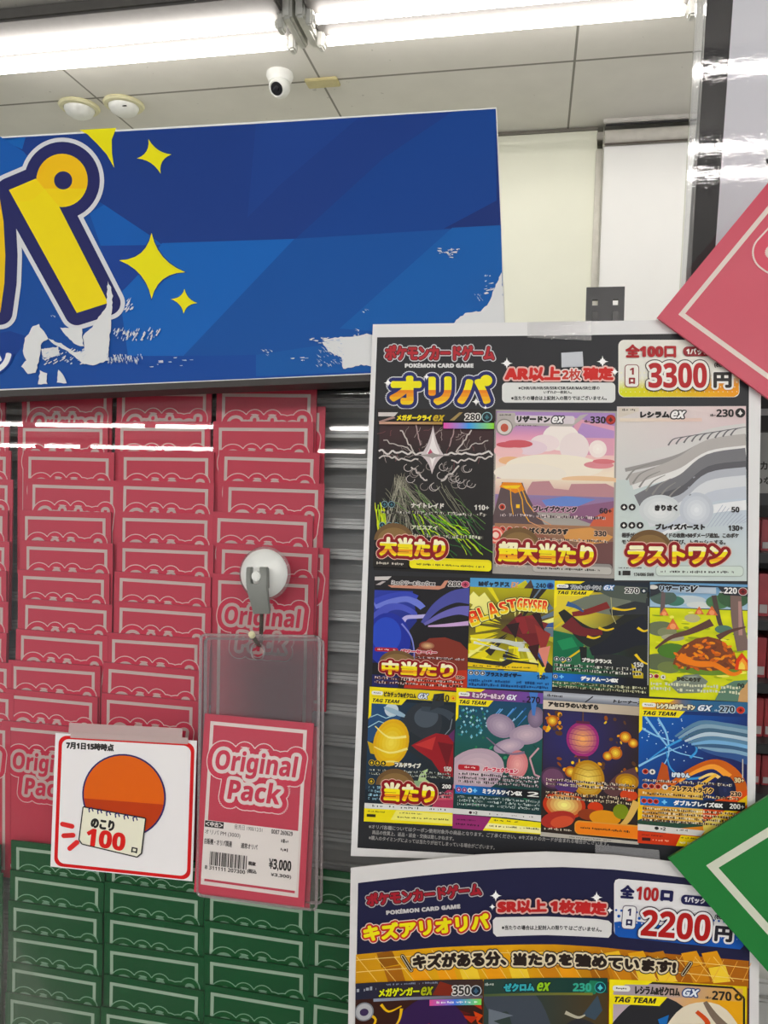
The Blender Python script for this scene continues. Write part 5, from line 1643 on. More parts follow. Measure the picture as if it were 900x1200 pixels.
def card_j(A):      # dark indigo night with warm lanterns
    r = random.Random(77)
    A.rect(0, 0, 100, 160, '#2a1f1a')
    A.grad(1, 20, 99, 120, lambda u, v: mix('#2b2a68', '#2a1d1c', hypot(u - 32, (v - 48)) / 70), 8, 10)
    for _ in range(70):
        x, y = r.choice([(r.uniform(60, 98), r.uniform(24, 90)), (r.uniform(2, 20), r.uniform(22, 46)), (r.uniform(16, 40), r.uniform(68, 92))])
        A.ell(x, y, r.uniform(.8, 3), r.uniform(.8, 2.6), r.choice(['#e8a82e', '#c8762a', '#f0c850', '#8a4a22', '#5a3a24']), r.uniform(0, 90), 10)
    for x, y, q in ((10, 32, 6), (76, 62, 7), (86, 44, 6), (68, 66, 5), (30, 86, 6), (94, 50, 5)):
        A.glow(x, y, q, q, '#f8e26a', '#b8641f', 4)
    # hanging paper lanterns
    A.line([(42, 20), (42, 32)], 1, '#6a4a2a', False)
    A.glow(42, 50, 17, 19, '#f0b070', '#9a2f74', 6)
    for i in range(5): A.line([(26 + abs(i - 2) * 1.4, 38 + i * 6), (42, 40 + i * 6), (58 - abs(i - 2) * 1.4, 38 + i * 6)], .6, '#7a2860', False)
    A.rect(35, 30, 49, 33, '#5a2440'); A.rect(36, 68, 48, 71, '#5a2440')
    A.glow(48, 92, 17, 20, '#f3dc7a', '#b8862e', 6)
    for i in range(4): A.line([(34, 80 + i * 7), (48, 83 + i * 7), (62, 80 + i * 7)], .6, '#94681f', False)
    A.taper([(70, 108), (82, 92), (99, 84)], 14, 18, '#5a3a3c'); A.glow(88, 92, 12, 9, '#e6bc4a', '#a8762a', 4)
    A.ell(12, 94, 13, 12, '#4a3148'); A.ell(12, 94, 11, 10, '#6a4460'); A.ell(26, 102, 12, 7, '#4a2f6a')
    A.glow(24, 122, 22, 15, '#faf09a', '#b83a1c', 6); A.ell(18, 138, 18, 9, '#a3322a', -15); A.ell(22, 140, 12, 6, '#c8543a', -15)
    A.ell(56, 122, 8, 6, '#c8401f'); A.ell(50, 130, 12, 6, '#8a3a20'); A.ell(66, 132, 16, 8, '#d9943a'); A.ell(82, 124, 8, 8, '#7a8a2c'); A.ell(90, 106, 9, 6, '#c8482a'); A.taper([(98, 112), (90, 130), (80, 142)], 8, 4, '#d9b46a')
    A.grad(0, 0, 100, 9.6, lambda u, v: mix('#b8bcc4', '#6f7480', abs(v - 3) / 6), 2, 6)
    A.scrib(4, 2.6, 20, 6.4, '#2b2b30', 1, 3, 1); A.text('トレーナーズ', 73, 3.4, 104, 7.4, '#1f2024', bold=.4, skew=.2); A.line([(44, 9), (52, 2)], 1.2, '#23242a', False)
    A.grad(0, 9.6, 100, 19.5, lambda u, v: mix('#d9cdbc', '#b3a593', u / 100), 4, 1)
    A.text('アセロラのいたずら', 5, 10.6, 58, 16.6, '#1f1a18', bold=.55)
    small_text(A, 5, 94, 96, 103, 2, 121, '#3a2a24', '#e3d6c4'); small_text(A, 5, 108, 92, 117.4, 2, 123, '#3a2a24', '#e6d9b8')
    A.rr(35, 137, 104, 151.5, 5, '#d99a4e'); A.rr(36, 138.4, 104, 151, 4.4, '#e6843a'); A.scrib(41, 143, 92, 146.2, '#3a1f10', 1, 125)
    A.scrib(4, 147, 32, 150.4, '#cfc4b0', 1, 5, .8)
    A.poly([(0, 152.5), (100, 154), (100, 160), (0, 160)], '#b9b4aa'); A.scrib(30, 154.6, 74, 156.2, '#3a3630', 1, 9)


def card_k(A):      # deep blue wave, pale swirl, orange arc
    r = random.Random(88)
    A.rect(0, 0, 100, 150, '#16316a')
    A.grad(0, 16, 100, 100, lambda u, v: mix('#1c58a8', '#171f58', (u + v - 40) / 100), 8, 8)
    for p in (((6, 20), (22, 44), (34, 56), (60, 62)), ((2, 32), (16, 40), (34, 46)), ((0, 74), (18, 62), (40, 50)), ((18, 22), (26, 38), (28, 60), (20, 78))): A.taper(list(p), 2.4, .8, '#8fc4e6')
    for p in (((44, 36), (54, 52), (48, 62)), ((26, 56), (30, 74), (44, 84), (60, 82)), ((10, 66), (26, 52), (44, 40))): A.taper(list(p), 1, 2.6, '#4a9ad6')
    for _ in range(30): A.ell(r.uniform(2, 46), r.uniform(20, 66), .6, .6, '#d6ecf6', 0, 8)
    for i in range(9):
        A.taper([(34 + i * 3, 40 + i * 1.5), (56 + i * 2, 24 + i * 4), (80 + i, 26 + i * 4), (101, 30 + i * 4)], 2, 9, ['#5f84a0', '#8aa6b8', '#49687f', '#b9ccd8', '#5f84a0', '#7fb0d6', '#3f5f80', '#86a8c0', '#34548a'][i])
    A.taper([(30, 92), (52, 74), (72, 66), (88, 76), (94, 94), (82, 114), (60, 120)], 5, 15, '#c8642c'); A.taper([(38, 88), (54, 76), (70, 70), (84, 80)], 2, 7, '#f0a24e'); A.taper([(56, 84), (68, 78), (78, 84)], 2, 4, '#f0d28a')
    A.glow(80, 94, 10, 15, '#24305a', '#161c3a', 3)
    A.taper([(0, 118), (20, 104), (44, 100), (72, 78)], 6, 3, '#f0c05a')
    A.poly([(16, 92), (22, 68), (27, 72), (30, 92), (20, 98), (4, 96)], '#b8562c')
    A.poly([(0, 100), (30, 94), (46, 104), (20, 120), (0, 116)], '#d98a3a'); A.poly([(56, 112), (84, 100), (100, 92), (100, 128), (60, 128)], '#d9542c'); A.poly([(66, 128), (100, 98), (100, 108), (76, 130)], '#f0c84a')
    A.grad(0, 98, 60, 130, lambda u, v: mix('#c98a3a', '#e6c46a', u / 60), 3, 3)
    A.rect(0, 132, 100, 150, '#2a4a3a'); A.poly([(12, 152), (36, 138), (70, 132), (90, 134), (60, 152)], '#d98a3e'); A.poly([(0, 108), (6, 106), (4, 130), (0, 132)], '#f0c84a'); A.poly([(60, 130), (76, 120), (80, 150), (62, 152)], '#f0dc7a')
    A.grad(0, 0, 100, 12, lambda u, v: mix('#e3a23a', '#33648c', (u - 28) / 14), 10, 1)
    tagteam(A)
    A.text('レシラム&リザードン', 16.5, 4.6, 52, 10.8, '#e9e3c4', bold=.5, outl=((.7, '#3a2818'),)); A.text('GX', 54.5, 4.6, 68, 11, '#e6ecf2', bold=.6, skew=.3, outl=((.8, '#223a5c'),))
    hp(A, '270', 74.5, 4.6, 88, 11.4, '#17202c', '#b8cad6', b=.4); energy(A, 93.5, 8.4, 3.8, '#b8302a', '#d96a4a', '#5a1414')
    energy(A, 6.5, 79, 3, '#a8281f', '#e6c8b4', '#4a1010'); energy(A, 13, 79, 3, '#e3e3df', '#b8b8b4', '#2a2a2a')
    A.text('げきりん', 31, 78, 48, 83.6, '#d9e6ee', bold=.5, outl=((.7, '#1c3050'),)); A.text('30+', 88, 80, 97, 85.4, '#f0d9a8', bold=.35, outl=((.6, '#5a2c18'),))
    small_text(A, 4, 86.6, 86, 91, 1, 141, '#4a3a2c', '#d9d3c4')
    for k in range(3): energy(A, 6.5 + 6 * k, 94.5, 2.9, '#a8281f', '#e6c8b4', '#4a1010')
    energy(A, 25, 94.5, 2.9, '#e3e3df', '#b8b8b4', '#2a2a2a')
    A.text('フレアストライク', 31, 92.5, 69, 98.4, '#2a1810', bold=.4, outl=((.8, '#f0c87a'),)); A.text('230', 85, 95, 94.4, 99.8, '#241a18', bold=.45, outl=((.6, '#f0c8a0'),))
    small_text(A, 4, 100.4, 92, 104.6, 1, 143, '#4a2c18', '#efdcb0')
    gxbar(A, 105.6, 'ダブルブレイズGX', '200+', 7)
    for k in range(3): energy(A, 5.5 + 5.6 * k, 110.4, 2.7, '#a8281f', '#d98a7a', '#4a1010')
    small_text(A, 4, 116.4, 92, 133, 4, 145, '#5a3c1c', '#efe3c4')
    A.poly([(0, 135.6), (62, 138), (58, 144), (0, 142.4)], '#dddbd6'); A.ell(17.6, 138.8, 2, 1.8, '#20201f'); A.text('×2', 21, 137.2, 26, 140.8, '#262422', bold=.3); A.scrib(36, 138, 46, 140.6, '#4a4846', 1, 5, .8)
    A.poly([(0, 143), (100, 145), (100, 160), (0, 160)], '#c8401f'); A.poly([(40, 144.4), (100, 146), (100, 160), (34, 160)], '#f0d24a'); A.scrib(40, 146, 70, 148.4, '#3a2a10', 1, 7); A.scrib(38, 151, 70, 154, '#f5efd0', 1, 8); A.scrib(4, 146, 24, 148, '#3a1008', 1, 9); A.rect(4, 149.6, 12, 153, '#3a1410'); A.scrib(14, 150.4, 30, 153, '#f0b89a', 1, 10)
    A.line([(95.5, 60), (95.5, 80)], 1, '#cfc8c0', False)


P1 = PANE.off(0.0245)


def poster_one():
    t = thing('prize_poster', P1.world(*P1.loc(650, 1005)), 'white-bordered poster with a black ground, eleven cards and the price 3300 yen', 'poster')
    out = [(437, 380), (660, 377), (893, 373), (884, 1016), (640, 1010.5), (411, 1003)]
    A = Art(P1)
    A.poly([(442, 395.3), (660, 393), (878, 390), (874.5, 1011), (640, 1006.5), (418.8, 993.5)], '#26272b')
    tx = '#9a9896'
    A.text('※オリパ各種についてはクーポン使用対象外の商品となります。ご了承ください。※キズありのカードが含まれる場合がございます。', 432, 965.8, 714, 971, tx, rot=4.1, bold=.12, res=2)
    A.text('商品の性質上、返品・返金・交換は致しかねます。', 436, 972.6, 532, 977.6, tx, rot=4.6, bold=.12, res=2)
    A.text('※購入のタイミングによっては当たりが出てしまっている場合がございます。', 432, 978.8, 580, 984, tx, rot=4.6, bold=.12, res=2)
    A.build('sheet', MP, t, extra=sheet_extra([P1.loc(*p) for p in out], 0.0006, '#e7e7e7'))
    b0 = 0.0004
    B = Art(P1, base=b0)
    B.text('ポケモンカードゲーム', 451.5, 404.6, 579.5, 422.6, '#b03038', bold=.9, outl=((2.6, '#3a3a40'), (2.1, '#cfcfd2'), (1.1, '#5c2226')))
    B.text('POKÉMON CARD GAME', 474.5, 425.2, 555, 431.2, '#dcdcdc', bold=.35, res=2)
    # two-tone title: upper yellow, lower orange fading to yellow
    tone = [(0, .5, '#f3ea2e'), (.5, .6, '#e58a22'), (.6, .72, '#eb9d28'), (.72, .86, '#f0b62c'), (.86, 1, '#f2cf2e')]
    B.text('オリパ', 456.5, 439.5, 577, 475, '#f3ea2e', bold=2.6, outl=((5.4, '#d9dbe0'), (4.3, '#1f2460')), nd=20, tone=tone)
    for x, y, r in ((455, 449, 5), (500, 442, 4), (558, 471, 5), (569, 478, 3)): B.spark(x, y, r)
    B.build('heading_print', MP, t, label='red, white and yellow poster heading')
    G = Art(P1, base=b0)
    G.rr(588.3, 448.5, 721, 472, 5, '#e3e4e2')
    G.text('※CHR/UR/HR/SR/SSR/CSR/SAR/MA/SR仕様の', 607.5, 452.6, 702.7, 457, '#2b2b2c', bold=.15, res=2)
    G.text('いずれか一枚封入。', 637, 457.8, 670, 461.6, '#2b2b2c', bold=.15, res=2)
    G.text('※当たりの場合は上記封入の限りではございません。', 599, 464, 711, 469.2, '#2b2b2c', bold=.2, res=2)
    o3 = ((2.6, '#3a2428'), (1.9, '#e0b8b0'))
    G.text('AR以上', 591, 429.8, 657, 446.6, '#c8302c', bold=1.2, skew=.05, outl=o3)
    G.text('2枚', 658.6, 432.4, 680.6, 446, '#c4463c', bold=.4, outl=((1.6, '#e6d6d2'),))
    G.text('確定', 683, 430.2, 719, 446, '#c8302c', bold=1.2, outl=o3)
    for x, y, r in ((594, 426, 7), (706, 424, 7), (720.5, 436, 5)): G.spark(x, y, r)
    G.build('guarantee_print', MP, t, label='red lettering over a small white text box')
    D = Art(P1, base=b0)
    D.rr(724.6, 398.4, 866.5, 465.6, 7, '#ecebe2')
    def gl(u, v):
        c = mix('#d9e03a', '#eda03a', (u - 730) / 110)
        return mix('#ecebe2', c, (v - 440 + (u - 795) * .06) / 14)
    D.grad(725.4, 438, 865.7, 458.6, gl, 16, 8)
    D.poly([(725.2, 458.6), (865.9, 458.6), (865, 462), (860, 465.2), (731, 465.2), (726.4, 462.6)], lambda u, v: mix('#d9e03a', '#eda03a', (u - 730) / 110))
    for i in range(26):
        for j in range(5):
            x, y = 728 + i * 5.4 + (j % 2) * 2.7, 437 + j * 5.6
            D.ell(x, y, .5 + .16 * (4 - j), .5 + .16 * (4 - j), '#f4f2d6', n=8)
    D.text('全100口', 732.5, 404, 792, 419.6, '#a8282c', bold=.9)
    D.rr(800, 406.6, 840, 418, 5.4, '#8c2a30'); D.text('1パック', 804, 408.6, 830, 416.2, '#efe9e4', bold=.4)
    D.rr(731.8, 427.6, 748.6, 454.4, 4, '#7c3034'); D.rr(732.6, 428.4, 747.8, 453.6, 3.5, '#f0eee6')
    D.text('1', 737.6, 431.4, 742.6, 439.6, '#8c2a2e', bold=.5); D.text('口', 736.6, 443, 744, 450.6, '#8c2a2e', bold=.8)
    D.text('3300', 759.5, 425.6, 828, 455.2, '#b02a2e', bold=1.7, outl=((4.0, '#3a2a28'), (2.9, '#f1efe8')), nd=14)
    D.text('(税込)', 836.5, 424.6, 852, 431.6, '#4a4440', bold=.25)
    D.text('円', 835.4, 436.6, 857, 455.2, '#2a2624', bold=1.2, outl=((2.2, '#f1efe8'),))
    D.build('price_print', MP, t, label='white and orange price box')
    W = (100, 140)
    for fn, q, hgt, lab in (
            (card_a, ((443, 480), (581, 480), (577.5, 674), (438, 668)), 140, 'black card picture with white jagged lines'),
            (card_b, ((579.5, 480), (723, 482), (720, 678), (577, 672)), 136, 'sunset landscape card picture'),
            (card_c, ((723, 476.5), (874, 476), (875, 681), (720, 680)), 140, 'pale silver card picture'),
            (card_d, ((439.5, 674), (550.8, 677), (547, 810), (436, 804)), 150, 'black and blue card picture'),
            (card_e, ((551.2, 677), (650, 680), (646.5, 809.5), (547.6, 805)), 148, 'yellow burst card picture over blue'),
            (card_f, ((649.6, 680.5), (761.4, 683), (760.6, 815), (647.4, 806.8)), 143, 'dark card picture with yellow rays'),
            (card_g, ((761.6, 682), (875.8, 685), (875.6, 822.5), (760.8, 816)), 138, 'green meadow card picture'),
            (card_h, ((433.5, 804.5), (535, 811), (530.3, 967.5), (426.6, 962)), 156, 'yellow and dark storm card picture'),
            (card_i, ((535.2, 805.5), (636.6, 812), (633.6, 977), (530.3, 969.8)), 157, 'mauve and teal card picture'),
            (card_j, ((636.8, 809.7), (748.8, 817.5), (748, 989), (633, 979)), 157, 'night lantern card picture'),
            (card_k, ((749.2, 818), (876, 823), (875, 996.5), (746.8, 987)), 156, 'blue and orange card picture')):
        C = Art(P1, quad=q, size=(100, hgt), base=b0)
        fn(C)
        C.build('card_print', MP, t, label=lab)
    # tapes on the poster
    def tape(name, q, m, h=0.0012):
        MB().prism([P1.world(*P1.loc(*p), h) for p in q], P1.n, 0.0001).build('tape', m, t, label=name)
    tape('milky tape piece over the lettering', ((657.7, 414), (682.6, 412.4), (683.6, 430), (658, 431)), M_TAPEW)
    tape('clear tape at the top edge', ((618, 378), (693, 376), (693, 399.6), (618, 396)), M_TAPEC)
    tape('grey tape at the bottom edge', ((697, 988), (771.4, 994.5), (772.8, 1006.4), (697.5, 1001)), M_TAPEG, 0.0026)


poster_one()


# the second poster is curled: its left edge comes forward
_xl = PANE.loc(411, 1017)[0]


def curl(x):
    """piecewise straight, so every printed layer bends alike"""
    st = 0.0125
    def c(q): return 0.046 * max(0.0, 1 - (q - _xl + 0.02) / 0.28) ** 2
    k = (x - _xl) / st
    k0 = int(k // 1)
    a, b = _xl + k0 * st, _xl + (k0 + 1) * st
    return c(a) + (c(b) - c(a)) * (k - k0)


P2 = PANE.off(0.0285)
P2.f = curl
P2.cuts = [_xl + 0.0125 * k for k in range(-3, 27)]


def poster_two():
    t = thing('prize_poster', P2.world(*P2.loc(650, 1255)), 'curled lower poster with a navy ground and gold band, priced 2200 yen', 'poster')
    out = [(411, 1017), (487, 1008.6), (560, 1001.5), (640, 998), (721, 1002), (800, 1011), (890, 1023), (889, 1262), (640, 1258), (407, 1262)]
    A = Art(P2, base=0.0001)
    topn = [(419.6, 1034.7), (520, 1023.6), (600, 1017.4), (660, 1016), (720, 1019), (799, 1028), (879, 1041)]
    botn = [(416.5, 1200), (520, 1192), (600, 1188), (660, 1188), (720, 1190), (799, 1196), (878, 1206)]
    A.strip(topn, botn, '#1b1b3c')
    bt = [(417.2, 1118.6), (517, 1110), (600, 1107), (650, 1106.6), (700, 1109.5), (761, 1116), (877.5, 1126)]
    bb = [(416.4, 1156), (517, 1150), (600, 1150), (650, 1150), (700, 1150), (761, 1152), (877, 1158)]
    ce = [(416, 1264)] + [(517, 1262), (600, 1261), (650, 1261), (700, 1261), (761, 1262), (876, 1264)]
    A.strip(bt, ce, lambda u, v: mix('#6a3a12', '#5a3414', 0))
    A.strip(bt, bb, lambda u, v: mix(mix('#c8922a', '#e8b22e', (u - 417) / 150), '#a8641c', (u - 560) / 200))
    r = random.Random(4)
    for i in range(16):
        x = 417 + i * 29 + r.uniform(-6, 6)
        y0, y1 = 1114, 1152
        if x < 417 or x > 838: continue
        c = r.choice(['#e3a83a', '#f0c452', '#b8781f', '#8f5a1a', '#d9982e'])
        A.poly([(x, y0 + 3), (x + 18, y0), (x + 26, y0 + 16), (x + 6, y0 + 20)], c)
        A.poly([(x + 8, y0 + 20), (x + 28, y0 + 17), (x + 34, y1 - 2), (x + 14, y1)], r.choice(['#e8a02e', '#c8841f', '#f2cf5a', '#a3661c']))
    for i in range(20):
        x = 418 + i * 22
        A.line([(x, 1113 if 500 < x < 720 else 1121), (x + 24, 1150)], .7, '#f0cf7a', False)
    for y in (1122, 1136):
        A.line([(417.5, y + 3), (517, y - 4), (650, y - 6), (761, y), (877, y + 12)], .8, '#f2d688', False)
    for i in range(6):
        A.line([(800 + i * 16, 1118 + i * 2), (780 + i * 18, 1150)], .7, '#e8b05a', False)
    A.build('sheet', MP, t, extra=sheet_extra([P2.loc(*p) for p in out], 0.0006, '#dedcdb'))
    b0 = 0.0007
    B = Art(P2, base=b0)
    B.text('ポケモンカードゲーム', 430.5, 1046.5, 565.5, 1062, '#9c2430', bold=.9, rot=-5.6, outl=((2.6, '#33333c'), (2.1, '#b8b4b8'), (1.1, '#4a1a20')))
    B.text('POKÉMON CARD GAME', 453, 1065.6, 540, 1071.6, '#c9c6c6', bold=.35, rot=-5.0, res=2)
    B.text('キズアリオリパ', 427, 1083.5, 575, 1103, '#efe44a', bold=1.3, rot=-5.9, outl=((3.9, '#3a1c22'), (3.3, '#ead8d0'), (2.3, '#b83a30')), nd=14)
    B.build('heading_print', MP, t, label='red, white and yellow heading of the lower poster')
    G = Art(P2, base=b0)
    pts = [(577.5, 1078), (581, 1074.4), (640, 1073.4), (700, 1076.4), (713, 1078.4), (716.8, 1082), (716.4, 1094), (713, 1098.4), (640, 1095.2), (582, 1097), (578, 1093)]
    G.poly(pts, '#dfdedd')
    G.text('※当たりの場合は上記封入の限りで', 588, 1083.6, 665, 1089.2, '#2b2b2c', bold=.2, rot=.2, res=2)
    G.text('はございません。', 666.4, 1083.9, 705, 1089.5, '#2b2b2c', bold=.2, rot=3, res=2)
    o3 = ((2.6, '#2a1418'), (1.8, '#d9b4ac'))
    G.text('SR以上', 583, 1054.4, 641, 1070, '#b42c2c', bold=1.2, outl=o3, rot=-1.2)
    G.text('1枚確定', 644, 1053, 711, 1068.6, '#b42c2c', bold=1.2, outl=o3, rot=3)
    for x, y, q in ((581, 1049, 7), (577, 1062, 4), (699, 1051, 7), (714.5, 1066, 4)): G.spark(x, y, q)
    G.build('guarantee_print', MP, t, label='red lettering over a white strip on the lower poster')
    D = Art(P2, base=b0)
    D.poly([(719.5, 1035), (721, 1031), (725, 1029.4), (800, 1036), (868, 1044), (872, 1050), (871, 1108), (867, 1112), (800, 1105.4), (725, 1097.4), (720.4, 1094), (719.4, 1090)], '#e6e5e6')
    D.poly([(719.6, 1080), (740, 1078), (800, 1088), (871.4, 1092), (871, 1108), (867, 1112), (800, 1105.4), (725, 1097.4), (720.4, 1094)], '#1f54a8')
    for i in range(25):
        for j in range(4):
            x, y = 722 + i * 6, 1066 + j * 6.2 + i * .62 + (3 if j % 2 else 0) * .3
            x += 3 if j % 2 else 0
            D.ell(x, y, 1.9 - .5 * j if j > 1 else 1.4 + .5 * j, 1.9 - .5 * j if j > 1 else 1.4 + .5 * j, '#1f54a8' if j < 2 else '#e6e5e6', n=8)
    navy = '#1c1c4a'
    D.text('全', 726, 1035.6, 743, 1051.6, navy, bold=1.0, rot=4)
    D.text('100', 744.6, 1037.4, 771, 1053.4, '#a82a2c', bold=1.1, rot=5)
    D.text('口', 773, 1041.6, 788, 1054.8, navy, bold=1.5, rot=5)
    D.rr(797, 1047, 846, 1058.4, 5.4, navy, rot=6); D.text('1パック', 801, 1049, 826, 1056.2, '#e3e1e6', bold=.4, rot=6)
    D.rr(727.6, 1059.6, 744.4, 1087.4, 4, '#4a3a58', rot=4); D.rr(728.4, 1060.4, 743.6, 1086.6, 3.5, '#e9e8e8', rot=4)
    D.text('1', 734.6, 1063.4, 739, 1072, '#23204a', bold=.5, rot=4); D.text('口', 733, 1076, 740.4, 1083.6, '#23204a', bold=.8, rot=4)
    D.text('2200', 750, 1064, 831, 1095.4, '#a82424', bold=1.6, rot=5, outl=((3.9, '#2a1a2c'), (2.8, '#eceaea')), nd=14)
    D.text('(税込)', 836.5, 1069.6, 852, 1076.6, '#3a3640', bold=.25, rot=5)
    D.text('円', 836, 1083, 857, 1101.6, '#221f2a', bold=1.2, rot=5, outl=((2.2, '#eceaea'),))
    D.build('price_print', MP, t, label='white and blue price box')
    T = Art(P2, base=b0)
    o4 = ((3.2, '#2b211c'), (2.0, '#e3d6b8'))
    T.text('キズがある分、', 484, 1117.6, 594, 1135.6, '#231712', bold=1.3, rot=-2.4, outl=o4)
    T.text('当たりを', 601, 1115.6, 671, 1131.4, '#231712', bold=1.3, rot=.2, outl=o4)
    T.text('強めています!', 673, 1116, 792, 1132, '#231712', bold=1.3, rot=4.2, outl=o4)
    for p in (((472, 1120), (482, 1136)), ((809, 1128), (800, 1141))):
        T.line(p, 5.4, '#2b211c'); T.line(p, 3.6, '#d9c9a8'); T.line(p, 2, '#231712')
    T.build('slogan_print', MP, t, label='black slogan on the gold band')
    # tops of three cards
    q1 = ((417, 1152), (566, 1147), (564, 1350), (414, 1356))
    C = Art(P2, quad=q1, size=(100, 140), base=b0)
    r = random.Random(9)
    C.rect(0, 0, 100, 140, '#33160f')
    for i in range(26):
        x, y = r.uniform(30, 96), r.uniform(8, 50)
        C.poly([(x, y), (x + r.uniform(6, 16), y - r.uniform(-4, 6)), (x + r.uniform(2, 10), y + r.uniform(4, 10))], r.choice(['#7a1f18', '#a8301f', '#5a1614', '#2a1030', '#c84a28']))
    C.taper([(36, 50), (44, 32), (60, 24), (74, 34), (80, 52)], 18, 26, '#301848')
    for p in (((8, 24), (16, 30), (12, 40), (24, 44)), ((36, 22), (34, 32), (26, 42)), ((20, 18), (26, 24), (36, 20))): C.taper(list(p), 2.4, .8, '#e6b83a')
    C.grad(0, 0, 100, 13, lambda u, v: mix('#20243a', '#3f2a20', u / 100), 6, 1); C.poly([(60, 12), (66, 1), (80, 6), (74, 13)], '#7a2a1c')
    C.scrib(24, 1.2, 64, 3.4, '#8a94a8', 1, 4); C.scrib(1, 3, 16, 8, '#a9aeb8', 1, 5, .9)
    C.grad(14, 13, 100, 15.4, lambda u, v: mix('#9aa4b8', '#5a5058', u / 100), 6, 1)
    C.text('メガゲンガー', 18, 5, 50, 12, '#d9e04e', bold=.4, outl=((.8, '#1b1612'),)); C.text('ex', 51, 5, 61, 12, '#a9b03e', bold=.5, skew=.3, outl=((.7, '#1b1612'),))
    C.text('350', 76, 5, 90, 12.4, '#26221f', bold=.3, outl=((.8, '#d9d6d2'),)); energy(C, 94.6, 9, 4.4, '#16202c', '#cfd6da', '#3f6078')
    C.grad(58, 15.6, 99, 20.6, lambda u, v: [mix('#e05a98', '#4a7ae0', (u - 58) / 20), mix('#4a7ae0', '#8ade6a', (u - 78) / 20)][u > 78], 10, 1); C.scrib(62, 17, 96, 19.6, '#f0f0ee', 1, 6, .8)
    C.ell(7, 23, 7.4, 7.6, '#7f8288'); C.ell(7, 23, 6.4, 6.6, '#b3b4b8'); C.ell(7, 23.4, 3.4, 3, '#3a2a50')
    C.build('card_print', MP, t, label='dark red and purple card picture')
    C = Art(P2, quad=((567, 1147), (712, 1145.5), (711, 1349), (566, 1350)), size=(100, 140), base=b0)
    C.rect(0, 0, 100, 140, '#1c2420')
    C.grad(0, 12, 100, 60, lambda u, v: mix('#2f3c38', '#4a3a20', (u - 40) / 60), 5, 3)
    C.taper([(2, 22), (20, 16), (34, 26), (44, 60)], 16, 34, '#3f4650'); C.poly([(4, 24), (24, 30), (8, 34), (20, 40), (4, 40)], '#6a727c'); C.taper([(60, 48), (76, 38), (92, 46)], 6, 14, '#2b2c30'); C.poly([(80, 30), (92, 14), (96, 26), (90, 34)], '#3a4a58'); C.taper([(66, 28), (76, 32), (82, 30)], 3, 1, '#b8b4a0')
    C.grad(0, 0, 100, 12, lambda u, v: mix('#2b4038', '#123a34', u / 100), 5, 1); C.scrib(1, 3, 8, 6, '#b8c0b8', 1, 3, 1); C.poly([(80, 14), (86, 2), (96, 3), (90, 13)], '#2f7a5a'); C.grad(0, 12, 88, 14, lambda u, v: mix('#4a5a3a', '#7a7a3a', u / 88), 4, 1)
    C.text('ゼクロム', 16, 3.8, 41, 10.6, '#4aa8b0', bold=.5, outl=((.8, '#0f2a30'),)); C.text('ex', 43, 3.6, 54, 10.6, '#9ac84a', bold=.5, skew=.3, outl=((.8, '#163018'),))
    C.text('230', 72, 4.2, 87, 11, '#4aa890', bold=.6); energy(C, 94, 7.6, 4.6, '#0f3a4a', '#4aa8a0', '#6ad0d8')
    C.build('card_print', MP, t, label='dark green card picture')
    C = Art(P2, quad=((714, 1147), (875, 1155.5), (874, 1368), (712, 1356)), size=(100, 140), base=b0)
    C.rect(0, 0, 100, 140, '#e3c92e')
    C.grad(2, 10, 97, 60, lambda u, v: mix('#b8a8b0', '#e3a83a', (u - 20) / 60), 6, 4)
    C.taper([(8, 42), (24, 26), (40, 24), (52, 34)], 18, 26, '#26262a'); C.poly([(36, 30), (44, 26), (42, 36), (52, 38), (40, 44)], '#2a6ab0'); C.taper([(44, 44), (58, 26), (76, 24), (86, 38)], 12, 22, '#e3d9c4'); C.taper([(70, 14), (78, 26), (92, 40)], 3, 8, '#7a6a5c'); C.taper([(64, 22), (72, 30), (70, 40)], 3, 5, '#c8502c'); C.ell(60, 40, 10, 8, '#c9c0b0')
    C.grad(2, 2, 97, 12, lambda u, v: mix('#a89ca4', '#d9a85a', (u - 30) / 60), 6, 1)
    C.line([(2, 1.6), (90, 1.6), (98, 9), (98, 60)], 1.6, '#2a2016', False)
    tagteam(C)
    C.text('レシラム&ゼクロム', 19, 4, 52, 11, '#241f1c', bold=.4, res=3); C.text('GX', 54, 4.6, 66, 10.6, '#e6ecf2', bold=.6, skew=.3, outl=((.9, '#27427a'),))
    hp(C, '270', 75, 4.8, 89, 12, '#241f1c', b=.4); energy(C, 94, 8.4, 3, '#3a2c14', '#6a4e20', '#e0b040')
    C.build('card_print', MP, t, label='yellow-framed card picture')


poster_two()


